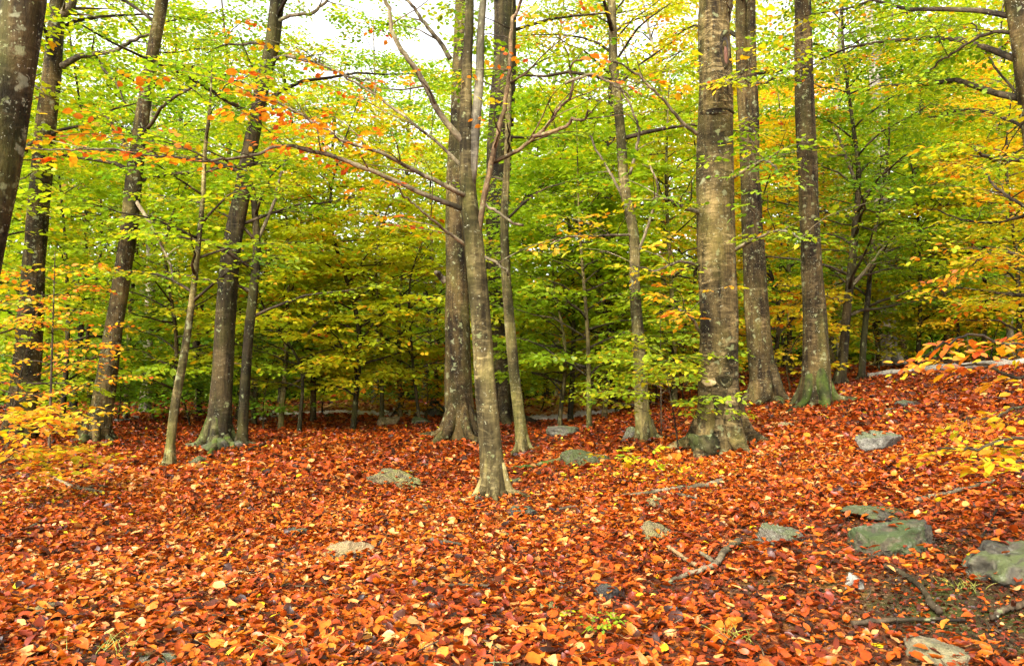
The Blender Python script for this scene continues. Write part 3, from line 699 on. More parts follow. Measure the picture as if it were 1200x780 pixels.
# trunk dropping in at the upper right corner, foot outside the frame
make_tree('beech_tree', 'dark trunk cut by the upper right corner, with golden leaves on long low branches', 'tree', BEECH,
          [(1262, 560, 36), (1240, 380, 32), (1215, 180, 28), (1200, 70, 25), (1190, 0, 24)], B_BROWN, .22, .3, 5, height=14, seed=18, tint=.50, leaf=.085, sd=.09,
          base=[at(1262, 560, 9.5)[0], 9.5, float(hgt(at(1262, 560, 9.5)[0], 9.5))],
          branches=[dict(pts=[(1222, 185), (1190, 186), (1160, 182), (1132, 168)], w=(6, 3), dy=-.8, ns=8, scale=.75, s0=.2, mat='twig'),
                    dict(pts=[(1232, 250), (1200, 240), (1170, 218), (1148, 198)], w=(6, 2), dy=.8, ns=8, scale=.75, s0=.2, mat='twig', dt=.12),
                    dict(pts=[(1208, 130), (1190, 110), (1158, 70), (1145, 30)], w=(4, 2), dy=1.2, ns=8, scale=.8, s0=.1, mat='twig', dt=-.06),
                    dict(pts=[(1196, 40), (1160, 38), (1120, 60), (1080, 80)], w=(5, 2), dy=.6, ns=9, scale=.8, s0=.1, mat='twig', dt=-.10),
                    dict(pts=[(1215, 160), (1180, 140), (1130, 128), (1080, 140)], w=(5, 2), dy=1.4, ns=9, scale=.8, s0=.1, mat='twig', dt=-.14),
                    dict(pts=[(1240, 330), (1205, 300), (1175, 290), (1145, 300)], w=(5, 2), dy=.4, ns=8, scale=.75, s0=.1, mat='twig', dt=.16),
                    dict(pts=[(1245, 350), (1210, 345), (1180, 335), (1150, 345)], w=(5, 2), dy=1.6, ns=8, scale=.8, s0=.1, mat='twig', dt=.18),
                    dict(pts=[(1230, 235), (1190, 255), (1150, 262), (1105, 250)], w=(5, 2), dy=1.8, ns=8, scale=.8, s0=.1, mat='twig', dt=.05)],
          crown=[dict(z0=3.5, z1=13, n=22, Lf=lambda t: 3.2, ns=7, scale=1.0, side=(1.4, 4.2))])

# features of the ringed beech: hollow, healed knots
def on_trunk(u, v, P, Rr):
    q = at(u, v, GB[1]); z = q[2]
    c = np.array([np.interp(z, P[:, 2], P[:, k]) for k in range(3)]); rr = float(np.interp(z, P[:, 2], Rr))
    dx = q[0] - c[0]; dx = float(np.clip(dx, -.9 * rr, .9 * rr))
    a = math.asin(dx / rr)
    nrm = np.array([math.sin(a), -math.cos(a), 0.])
    return c + nrm * rr, nrm
def disc_bump(c, n, w, h, bulge, ring, mats, name, seed):
    r = np.random.default_rng(seed)
    side = np.cross([0, 0, 1], n); upv = np.array([0, 0, 1.])
    th = np.linspace(0, 2 * PI, 20, endpoint=False); wob = 1 + .08 * np.sin(2 * th + seed) + .06 * np.sin(3 * th)
    rings = ring
    V = []; 
    for (rad, off) in rings:
        V.append(c + n * off + (np.cos(th) * w / 2 * rad * wob)[:, None] * side + (np.sin(th) * h / 2 * rad * wob)[:, None] * upv
                 - n * ((np.cos(th) * w / 2 * rad) ** 2 / .55)[:, None])
    V = np.array(V); k = len(rings); i = np.arange(k - 1)[:, None] * 20; j = np.arange(20)[None]; j2 = (j + 1) % 20
    Q = np.stack([i + j, i + j2, i + 20 + j2, i + 20 + j], -1).reshape(-1, 4)
    mi = np.repeat(np.array([0 if kk < k - 1 - bulge else 1 for kk in range(k - 1)]), 20)
    mb = MB(); mb.add(V.reshape(-1, 3), Q); o = mb.build(name, mats, TB, GB)
    o.data.polygons.foreach_set('material_index', mi.astype(np.int32)); return o
c, n = on_trunk(845, 64, PB, RB)
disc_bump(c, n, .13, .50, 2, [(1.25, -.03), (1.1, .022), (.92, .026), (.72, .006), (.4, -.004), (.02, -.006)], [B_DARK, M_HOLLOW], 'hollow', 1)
c2, n2 = on_trunk(846, 72, PB, RB)
disc_bump(c2, n2, .055, .30, 3, [(1.0, -.01), (.8, .018), (.4, .026), (.02, .028)], [M_REDWOOD, M_REDWOOD], 'heartwood', 2)
c, n = on_trunk(843, 446, PB, RB)
disc_bump(c, n, .20, .16, 2, [(1.3, -.03), (1.0, .02), (.75, .026), (.5, .004), (.25, .012), (.02, .014)], [B_BEECH, B_DARK], 'knot', 3)
c, n = on_trunk(826, 448, PB, RB)
disc_bump(c, n, .22, .085, 4, [(1.15, -.03), (.95, .012), (.7, .02), (.3, .022), (.02, .022)], [M_KNOT, M_KNOT], 'knot', 4)
c, n = on_trunk(838, 136, PB, RB)
disc_bump(c, n, .42, .075, 2, [(1.2, -.03), (1.0, .008), (.8, .012), (.5, .006), (.02, .004)], [B_BEECH, B_DARK], 'knot', 5)

# the mossy burl at the foot of the slanting beech
def rock_mesh(dim, r, n_planes=13, sub=4, rough=.05):
    import bmesh
    bm = bmesh.new(); bmesh.ops.create_icosphere(bm, subdivisions=sub, radius=1)
    V = np.array([v.co[:] for v in bm.verts])
    N = r.normal(0, 1, (n_planes, 3)); N[0] = (r.normal(0, .15), r.normal(0, .15), 1); N /= np.linalg.norm(N, axis=1)[:, None]; D = r.uniform(.50, 1.0, n_planes)
    off = .06 * np.sin(V @ r.normal(0, 4, (3, n_planes)) + r.uniform(0, 6, n_planes))
    dots = V @ N.T
    rad = np.min(np.where(dots > .10, (D + off) / np.maximum(dots, .10), 9), axis=1); rad = np.minimum(rad, 1.25)
    nz = np.zeros(len(V))
    for a, f in ((1, 3.2), (.6, 7), (.4, 13), (.25, 24)):
        nz += a * np.sin(V @ r.normal(0, f, 3) + r.uniform(0, 6)) * np.sin(V @ r.normal(0, f, 3) + r.uniform(0, 6))
    crack = np.zeros(len(V))
    for q in range(3):
        d = np.abs(V @ r.normal(0, 1, 3) + .12 * np.sin(V @ r.normal(0, 5, 3)) + r.uniform(-.4, .4)); crack += .09 * np.exp(-(d / .035) ** 2)
    V = V * (rad * (1 + rough * nz + r.normal(0, .009, len(V))) - crack)[:, None] * np.asarray(dim) / 2
    for v, c in zip(bm.verts, V): v.co = c
    for f in bm.faces: f.smooth = True
    me = bpy.data.meshes.new('rock'); bm.to_mesh(me); bm.free()
    return me
burl_parent = [o for o in COL.objects if o.get('label', '').startswith('slanting beech')][0]
r = np.random.default_rng(21)
g = gnd(101, 514)
for (du, dv, s) in [(0, -2, (.42, .4, .75)), (-4, -24, (.34, .32, .34))]:
    p = at(101 + du, 514 + dv, g[1]); me = rock_mesh(s, r, 11, 3, .09); me.materials.append(B_MOSSY)
    o = bpy.data.objects.new('burl', me); COL.objects.link(o); o.parent = burl_parent; o.location = [float(c) for c in p - np.array(burl_parent.location)]
p = at(828, 519, GB[1] - .14); me = rock_mesh((.50, .42, .34), r, 9, 4, .16); me.materials.append(B_DARKMOSS)
o = bpy.data.objects.new('burl', me); COL.objects.link(o); o.parent = TB; o.location = [float(c) for c in p - GB]

# ------------------------------------------------------------------ rocks
ROCKS = []
def rock(label, u, v, wpx, hpx, mat, deep=.8, seed=1, rot=0., sink=.42, name='rock', cat='rock', planes=10, rough=.07):
    r = np.random.default_rng(100 + seed)
    g = gnd(u, v + hpx * .25); Y = g[1]
    w = wpx / F * Y; h = max(hpx / F * Y, .03)
    dim = (w, w * deep, h * (1 / (1 - sink)))
    me = rock_mesh(dim, r, planes, 5 if wpx > 40 else 4, rough); me.materials.append(mat)
    o = bpy.data.objects.new(name, me); COL.objects.link(o)
    o.location = (g[0], g[1] + w * deep * .3, float(hgt(g[0], g[1] + w * deep * .3)) + h * .5 - h * sink * 1.0)
    o.rotation_euler = (r.normal(0, .06), r.normal(0, .06), rot)
    tag(o, label, cat)
    if g[1] < 16: ROCKS.append((o, dim))
    return o
rock('long flat olive stone slab among leaves, left of the slim mottled tree', 460, 566, 74, 17, R_OLIVE, .8, 1, .1)
rock('flat tan stone slab lying alone on leaves below the olive slab', 405, 651, 60, 19, R_TAN, .6, 2, .15)
rock('whitish mossy boulder alone on the slope of red leaves', 1038, 520, 48, 30, R_BOULDER, .8, 3, .3, .3)
rock('small white stone chip touching the whitish boulder on the slope', 1063, 527, 14, 6, R_WHITE, .7, 4)
rock('dark mossy clump on the upper slope above the whitish boulder', 1062, 475, 26, 11, R_DARK, .9, 5)
rock('low dark hump beside the dark clump on the upper slope', 1042, 481, 24, 7, R_MOSS, .9, 6)
rock('grey rock with bright green moss in the bare soil at lower right', 1072, 636, 104, 38, R_MOSS2, .7, 7, -.1, .48)
rock('large pale grey boulder at the right edge above bare mossy soil', 1192, 668, 150, 56, R_GREY2, .6, 8, .2, .45)
rock('low dark mossy rock just above the green-mossed grey rock', 1030, 604, 84, 16, R_MOSS, .7, 9, .1)
rock('cracked grey-green rock poking through leaves left of the bare soil', 916, 632, 54, 26, R_GREY, .8, 10, .4, .5)
rock('small brown wedge stone under the long fallen stick', 766, 591, 30, 13, R_OLIVE, .8, 11, .5)
rock('two-toned grey and ochre stone below the long fallen stick', 770, 627, 46, 22, R_OLIVE, .6, 12, .5)
rock('dark grey flat stone in the leaves near the forked stick', 709, 696, 34, 15, R_DARK, .8, 13, .3)
rock('dark green mossy slab half buried between front tree and ringed beech', 683, 540, 62, 15, R_MOSS, .6, 14, .2)
rock('lichen-spotted dark rock behind the mossy slab', 655, 507, 42, 18, R_GREY, .7, 15, .2)
rock('small dark rock against the foot of the medium trunk', 741, 512, 22, 18, R_GREY, .8, 16, .2)
rock('square brown block at the back of the clearing', 457, 496, 25, 13, R_TAN, .8, 17, .2, planes=7)
rock('small dark stone on top edge behind the square brown block', 465, 484, 14, 12, R_DARK, .8, 18)
rock('dark boulder under the bushes left of the thick central beech', 512, 484, 34, 22, R_DARK, .8, 19)
rock('low mossy rocks left of the foot of the thick central beech', 490, 494, 30, 12, R_MOSS, .8, 20)
rock('chalk-white upright stone on bare soil at lower right', 1003, 686, 18, 22, R_WHITE, .8, 21, .2, .15, planes=8)
rock('broad cream-coloured flat stone at the bottom edge, lower right', 1114, 772, 54, 22, R_CREAM, 1.3, 22, .4, .45)
rock('round greenish pebble in the lower middle of the leaf carpet', 645, 712, 20, 15, R_OLIVE, .8, 23)
rock('dark slate sliver left of the greenish pebble', 593, 692, 24, 9, R_DARK, .6, 24, .3)
rock('olive stone in the leaves near the lower left corner', 50, 717, 26, 12, R_OLIVE, .8, 25)
rock('dark narrow stone right below the front tree', 596, 630, 24, 8, R_MOSS, .6, 26, .2)
rock('dark bark-brown lump in the leaves left of the tan slab', 352, 625, 28, 9, R_DARK, .6, 27)
rock('small tan stone left of the dark bark-brown lump', 318, 632, 20, 8, R_TAN, .8, 28)
rock('big rounded mossy rock between roots of the rock-footed beech', 252, 524, 30, 17, R_MOSS, .8, 29)
rock('flat green rock on the left side of the rock-footed beech', 232, 522, 26, 12, R_MOSS, .8, 30)
rock('small mossy hump on leaves beside the slender curved young beech', 233, 541, 22, 11, R_MOSS, .8, 31)
rock('grey rock on the right side of the rock-footed beech', 274, 524, 18, 12, R_GREY, .8, 32)
rock('dark earthy mound beside the foot of the front tree', 612, 602, 48, 15, R_DARK, .7, 33, .1, rough=.1)
rock('mossy stone tucked behind the right root of the front tree', 600, 566, 20, 12, R_MOSS, .8, 34)
rock('grey stone cut by the bottom edge at lower left', 186, 778, 60, 14, R_GREY, .6, 35, .1)
rock('weathered grey stub of stone in lower left leaves', 95, 662, 26, 8, R_GREY, .5, 36, .4)
rock('long thin green-grey stone near the left edge of the leaf carpet', 38, 682, 34, 8, R_MOSS, .4, 37, .1)
rock('pale flat stone just under the smooth straight beech on the slope', 922, 500, 20, 8, R_TAN, .8, 38)
rock('flat olive stone on the leaves in front of the rock-footed beech', 228, 571, 28, 5, R_OLIVE, .6, 39)
rock('small dark stone in the leaves just above the olive slab', 497, 547, 22, 7, R_DARK, .7, 40)
rock('tiny pale stone left of the square brown block', 440, 560 - 30, 12, 5, R_TAN, .7, 41)
rock('small tan stone between the olive slab and the tan slab', 421, 617, 22, 6, R_TAN, .6, 42)
# pale stones strewn along the far edge of the clearing
r = np.random.default_rng(40)
for i, (u, v) in enumerate([(296, 488), (306, 492), (316, 487), (326, 490), (335, 486), (344, 489), (150, 492), (160, 490), (138, 493), (128, 489), (352, 484), (290, 493)]):
    o = rock('pale limestone lump in the row along the far edge of the clearing', u, v, r.uniform(9, 17), r.uniform(4, 7), R_WHITE if i % 3 else R_GREY, .8, 60 + i, r.uniform(0, 3), name='rock')
    o['group'] = 'pale stones along the far edge of the clearing'

def patch(name, label, u, v, rx, ry, mat, seed, lift=.05):
    g = gnd(u, v); r = np.random.default_rng(seed); th = np.linspace(0, 2 * PI, 40, endpoint=False)
    wob = 1 + .2 * np.sin(2 * th + seed) + .14 * np.sin(5 * th + 2) + .08 * np.sin(9 * th)
    V = []
    for k in np.linspace(1, .01, 9):
        x = g[0] + np.cos(th) * rx * wob * k; y = g[1] + np.sin(th) * ry * wob * k
        V.append(np.stack([x, y, hgt(x, y) + lift * min(1, (1 - k) * 4) - .03 + r.normal(0, .035, 40)], 1))
    V = np.array(V).reshape(-1, 3); i = np.arange(8)[:, None] * 40; j = np.arange(40)[None]; j2 = (j + 1) % 40
    Q = np.stack([i + j, i + j2, i + 40 + j2, i + 40 + j], -1).reshape(-1, 4)
    mb = MB(); mb.add(V, Q); o = mb.build(name, [mat]); tag(o, label, None, None, 'structure'); return o
patch('gravel_patch', 'pale gravelly opening at the back between central cluster and medium trunk', 688, 482, 1.7, 2.4, M_GRAVEL, 1, .16)
patch('gravel_path', 'pale track crossing the back of the clearing', 425, 483, 3.6, 1.7, M_GRAVEL, 2, .08)

# ------------------------------------------------------------------ fallen sticks and logs
def stick(label, pts, w, mat, seed=1, side=(), name='fallen_branch', cat='branch', lift=.4, ends=None):
    r = np.random.default_rng(300 + seed)
    G = [gnd(u, v) for u, v in pts] if ends is None else [np.array([x, y, float(hgt(x, y))]) for x, y in ends]
    Y = np.mean([g[1] for g in G]); rad = np.linspace(w[0], w[1], len(G)) / 2 / F * Y
    P = [g + [0, 0, q * .7 + lift * .05] for g, q in zip(G, rad)]
    a, c = smooth_path(P, rad, 7 * len(P)); a = a + r.normal(0, .25, a.shape) * c[:, None]
    mb = MB(); V, Q = tube(a, c, 9, trunk_mod(-99, 0, 1, 5, seed, .10)); mb.add(V, Q)
    for s in side:
        S = [gnd(u, v) + [0, 0, .02 + .01 * i] for i, (u, v) in enumerate(s['pts'])]
        sr = np.linspace(s['w'][0], s['w'][1], len(S)) / 2 / F * Y
        a2, c2 = smooth_path(S, sr, 5 * len(S)); V, Q = tube(a2, c2, 7); mb.add(V, Q)
    o = mb.build(name, [mat], None, G[0]); tag(o, label, cat); return o
stick('long broken lichen-grey stick lying below the ringed beech', [(724, 584), (750, 583), (790, 577), (820, 574), (846, 568)], (4, 7), B_BRANCH, 1, [dict(pts=[(782, 580), (800, 584), (816, 589)], w=(5, 3))])
stick('forked grey stick lying in the leaves at lower right of middle', [(784, 687), (806, 678), (836, 668), (850, 652), (866, 641)], (4, 9), B_BRANCH, 2, [dict(pts=[(838, 668), (832, 660), (820, 654)], w=(7, 4))])
stick('peeled yellowish piece of wood beside the forked grey stick', [(783, 646), (800, 658), (816, 668)], (5, 5), M_WOOD, 3)
stick('lichen-spotted straight stick on the slope at the right', [(1074, 590), (1104, 584), (1140, 575), (1166, 568)], (5, 4), B_BRANCH, 4)
stick('dark curved stick across the bare soil between white stone and boulder', [(1036, 668), (1060, 680), (1082, 698), (1092, 716), (1102, 726)], (5, 8), B_TWIG, 5)
stick('thin dark twig lying level along the bare soil at lower right', [(1000, 737), (1040, 734), (1080, 732), (1132, 733)], (6, 3), B_TWIG, 6)
stick('bent dark stick at the right edge under the pale boulder', [(1162, 730), (1180, 720), (1206, 714)], (6, 8), B_TWIG, 7)
stick('bare grey stick slanting out from the yellow bush at left', [(52, 556), (78, 570), (100, 577), (122, 581)], (4, 5), B_BRANCH, 8, [dict(pts=[(95, 576), (112, 572), (126, 574)], w=(3, 2))])
stick('dark stick pointing right from the foot of the rock-footed beech', [(292, 529), (306, 524), (322, 516)], (3, 3), B_TWIG, 9)
stick('thin log lying behind the orange sapling at far left', [(36, 505), (62, 503), (92, 501)], (4, 4), B_BRANCH, 10, name='fallen_log', cat='log')
stick('long pale fallen trunk lying along the top of the right-hand slope', None, (6, 10), B_PALE, 11, name='fallen_log', cat='log', ends=[(8.6, 19.3), (10, 19.0), (11.5, 18.6), (13.2, 18.2)], lift=.8)
stick('short dark twig in the leaves right of the olive slab', [(478, 590), (490, 594), (500, 600)], (4, 3), B_TWIG, 12)
stick('dark twig running left to right in the lower middle leaves', [(516, 692), (545, 690), (580, 692)], (3, 3), B_TWIG, 13)
stick('thin twig lying right of the dark earthy mound', [(655, 600), (680, 596), (705, 597)], (3, 2), B_TWIG, 14)
stick('short knobbly twig in the leaves between front tree and tan slab', [(505, 637), (522, 639), (540, 642)], (5, 3), B_BRANCH, 15)
stick('short stick near the left edge below the yellow bush', [(30, 626), (44, 618), (54, 612)], (5, 4), B_BRANCH, 16)
stick('thin twig standing out of the soil beside the green-mossed rock', [(1168, 600), (1160, 618), (1150, 634)], (3, 2), B_TWIG, 17)
stick('mossy branch lying behind the mossy slab near the crooked stem', [(600, 552), (630, 548), (660, 541)], (4, 5), B_MOSSY, 18)

# ------------------------------------------------------------------ saplings and bushes in the foreground and middle
def sapling(name, label, cat, u, v, h, n, L, tint, seed, leaf=.085, scale=.45, ns=4, el=(10, 40), z0=.3, rad=.012, bend=(0, 0), sd=.07, base=None, side=None, group=None, dens=1.0, keep=1., stems=1):
    r = np.random.default_rng(500 + seed)
    G = gnd(u, v) if base is None else np.array([base[0], base[1], float(hgt(*base))])
    root = empty(name, G); tag(root, label, cat, group); sp = []
    for s in range(stems):
        az = r.uniform(0, 6.28); k = 0 if s == 0 else .35 * h
        P = np.array([G + [0, 0, -.1], G, G + [bend[0] * .3 + k * .3 * math.cos(az), bend[1] * .3 + k * .3 * math.sin(az), h * .4], G + [bend[0] + k * math.cos(az), bend[1] + k * math.sin(az), h * (1 if s == 0 else .8)]])
        PP, RR = smooth_path(P, [rad, rad, rad * .7, rad * .2], 18); mb = MB()
        V, Q = tube(PP, RR, 7); mb.add(V, Q, 0)
        limbs(mb, sp, PP, RR, r, G[2] + z0, G[2] + h * .97, n, L, el, ns, scale, mat=0, side=side)
        mb.build('stem', [B_TWIG], root, G)
    cb = MB(); bake_sprays(cb, sp, r, leaf, dens, tint, sd, twigs=True, keep=keep); cb.build('crown', [LEAF, B_TWIG], root, G)
    return root
sapling('beech_sapling', 'orange-leaved sapling at the left edge in front of the brown beech', 'sapling', 57, 546, 2.9, 15, lambda t: 1.35 - .8 * t, .76, 1, scale=.5, ns=4, z0=.7, rad=.022, sd=.09, keep=.8)
sapling('beech_sapling', 'leaning orange sapling at the left edge under the brown beech', 'sapling', 8, 528, 2.6, 12, lambda t: 1.2 - .7 * t, .78, 2, scale=.5, z0=.7, bend=(.5, 0), rad=.018, sd=.08, keep=.75)
sapling('bush', 'low bush of bright yellow leaves at the left edge', 'bush', -25, 592, .95, 20, lambda t: 1.15 - .5 * t, .71, 3, scale=.30, ns=5, z0=.15, rad=.010, el=(0, 30), sd=.09, side=(-1.3, 1.5), stems=2, keep=.55, leaf=.075)
sapling('beech_sapling', 'small yellow-green sapling growing at the foot of the ringed beech', 'sapling', 795, 527, 1.3, 20, lambda t: 1.2 - .5 * t, .45, 4, scale=.46, ns=7, z0=.28, bend=(-.25, -.2), sd=.05, leaf=.085, el=(5, 30))
sapling('beech_sapling', 'thin leafy sapling between medium trunk and ringed beech', 'sapling', 775, 512, 2.3, 16, lambda t: 1.0 - .4 * t, .40, 5, scale=.45, z0=.6, sd=.07)
gx_, gy_ = at(1290, 600, 4.6)[0], 4.6
make_tree('beech_sapling', 'orange and yellow beech sprays reaching in from the right edge over the slope', 'sapling', None,
          [(1290, 640, 13), (1287, 520, 11), (1284, 440, 9), (1281, 380, 6)], B_TWIG, .2, .1, 4, base=[gx_, gy_, float(hgt(gx_, gy_))], seed=41, tint=.75, leaf=.062, sd=.08, toes=0, height=2.6,
          branches=[dict(pts=p, w=(5, 2), dy=d, ns=8, s0=.30, scale=.30, twigs=0, mat='twig', dt=t, droop=.12) for p, d, t in [
              ([(1284, 450), (1240, 424), (1190, 408), (1150, 404), (1118, 410)], -.5, .07), ([(1286, 470), (1235, 448), (1195, 442), (1165, 446), (1140, 454)], -.2, .05),
              ([(1287, 520), (1230, 505), (1185, 503), (1150, 510), (1118, 522)], -.3, -.05), ([(1288, 545), (1240, 528), (1200, 515), (1170, 508), (1148, 502)], .5, -.07),
              ([(1285, 480), (1240, 478), (1205, 476), (1170, 486), (1135, 494)], .2, -.04), ([(1284, 440), (1245, 400), (1215, 388), (1185, 390), (1160, 398)], .4, .08),
              ([(1288, 560), (1245, 545), (1215, 540), (1185, 545)], -.4, -.02)]])
sapling('seedling', 'tiny yellow seedling in the leaves just right of the mossy slab', 'seedling', 716, 556, .26, 4, lambda t: .18, .60, 7, scale=.16, ns=1, z0=.08, rad=.004)
sapling('seedling', 'tiny green-yellow seedling in the leaves in front of the ringed beech', 'seedling', 757, 560, .24, 4, lambda t: .18, .56, 8, scale=.16, ns=1, z0=.08, rad=.004)
sapling('seedling', 'little green seedling close to the bottom edge right of middle', 'seedling', 694, 752, .10, 4, lambda t: .10, .38, 9, scale=.10, ns=2, z0=.04, rad=.003, leaf=.05)

def tuft(label, u, v, n, h, seed):
    r = np.random.default_rng(700 + seed); g = gnd(u, v); mb = MB()
    for i in range(n):
        az = r.uniform(0, 6.28); b = g + [r.normal(0, .05), r.normal(0, .04), -.01]; L = h * r.uniform(.6, 1.3); t = np.linspace(0, 1, 5); lean = r.uniform(.4, 1.1)
        P = b + np.stack([np.cos(az) * lean * L * t ** 1.6, np.sin(az) * lean * L * t ** 1.6, L * t * (1 - .35 * lean * t)], 1)
        V, Q = tube(P, np.array([.0022, .0024, .002, .0014, .0004]), 3); mb.add(V, Q)
    o = mb.build('grass_tuft', [M_GRASS], None, g); tag(o, label, 'grass tuft')
tuft('grass tuft in leaves at bottom right of middle', 862, 752, 22, .10, 1)
tuft('thin grass tuft near the lower left corner', 128, 768, 14, .12, 2)
tuft('small grass tuft beside the grey bottom-left stone', 255, 758, 12, .10, 3)
tuft('green grass tuft beside the pale boulder', 1130, 690, 26, .07, 4)
tuft('sparse grass tuft at bottom left of middle', 330, 762, 10, .10, 5)

# ------------------------------------------------------------------ understorey beeches behind the clearing (prototypes, then copies)
def proto_under(seed, H, rad, n, Lmax, leaf, scale, ns, z0=.8, keep=1.):
    r = np.random.default_rng(seed); mb = MB(); sp = []
    P = np.array([[0, 0, -.3], [0, 0, 0], [r.normal(0, .12), r.normal(0, .12), H * .3], [r.normal(0, .3), r.normal(0, .3), H * .65], [r.normal(0, .45), r.normal(0, .45), H]])
    PP, RR = smooth_path(P, [rad * 1.2, rad * 1.1, rad * .8, rad * .5, rad * .1], 40)
    V, Q = tube(PP, RR, 10, trunk_mod(0, .5, .12, 5, seed)); mb.add(V, Q, 0)
    limbs(mb, sp, PP, RR, r, z0, H * .97, n, lambda t: Lmax * (1 - .75 * t) * (.65 + .35 * min(1, t * 4)) + .25, (8, 38), ns, scale, mat=1, droop=.04)
    cb = MB(); bake_sprays(cb, sp, r, leaf, .72, -.02, .10, .085, twigs=False, keep=keep)
    return mb, cb
def meshes(pair, names):
    a = [mesh_np(nm, np.concatenate(m.V), np.concatenate(m.Q), np.concatenate(m.M), np.concatenate(m.T), True, mats) for m, nm, mats in
         ((pair[0], names[0], [B_BROWN, B_TWIG]), (pair[1], names[1], [LEAF, B_TWIG]))]
    return a
UNDER = [meshes(proto_under(800 + i, H, rd, n, L, .135, .95, ns), ('understorey_trunk', 'understorey_crown')) for i, (H, rd, n, L, ns) in
         enumerate([(7.0, .055, 34, 2.7, 6), (8.5, .07, 40, 3.0, 6), (6.0, .05, 32, 2.4, 6), (9.5, .08, 42, 3.1, 6), (4.2, .035, 26, 1.9, 5)])]
SHRUB = [meshes(proto_under(820 + i, H, .02, n, L, .11, .6, 5, z0=.12), ('shrub_stem', 'shrub_crown')) for i, (H, n, L) in enumerate([(1.9, 22, 1.2), (2.5, 26, 1.3), (1.3, 18, 1.0)])]
TALL = []
def proto_tall(seed, H, rad, z0, n, Lmax):
    r = np.random.default_rng(seed); mb = MB(); sp = []
    P = np.array([[0, 0, -.4], [0, 0, 0], [r.normal(0, .15), r.normal(0, .15), H * .25], [r.normal(0, .35), r.normal(0, .35), H * .6], [r.normal(0, .6), r.normal(0, .6), H]])
    PP, RR = smooth_path(P, [rad * 1.1, rad * 1.05, rad * .85, rad * .6, rad * .12], 50)
    V, Q = tube(PP, RR, 12, trunk_mod(0, .5, .25, 5, seed)); mb.add(V, Q, 0)
    limbs(mb, sp, PP, RR, r, z0, H * .97, n, lambda t: Lmax * (1 - .6 * t) * (.6 + .4 * min(1, t * 3)), (15, 50), 7, 1.35, mat=1)
    cb = MB(); bake_sprays(cb, sp, r, .15, .62, -.02, .10, .10, twigs=False)
    return mb, cb
TALL = [meshes(proto_tall(840 + i, *a), ('tall_trunk', 'tall_crown')) for i, a in enumerate([(17, .15, 4.5, 40, 3.8), (20, .19, 6, 44, 4.2), (15, .11, 3.5, 38, 3.3), (18, .14, 7, 36, 3.8)])]

def place(kind, name, label, cat, group, x, y, s, tint, rz, bark=None, z=None):
    root = empty(name, (x, y, float(hgt(x, y)))); tag(root, label, cat, group)
    tr = bpy.data.objects.new('stem' if name == 'bush' else 'trunk', kind[0]); cr = bpy.data.objects.new('crown', kind[1])
    for o in (tr, cr): COL.objects.link(o); o.parent = root
    cr.color = (.5 + tint, .5, .5, 1)
    root.scale = (s, s, s); root.rotation_euler = (0, 0, rz)
    if bark: tr.material_slots[0].link = 'OBJECT'; tr.material_slots[0].material = bark
    return root

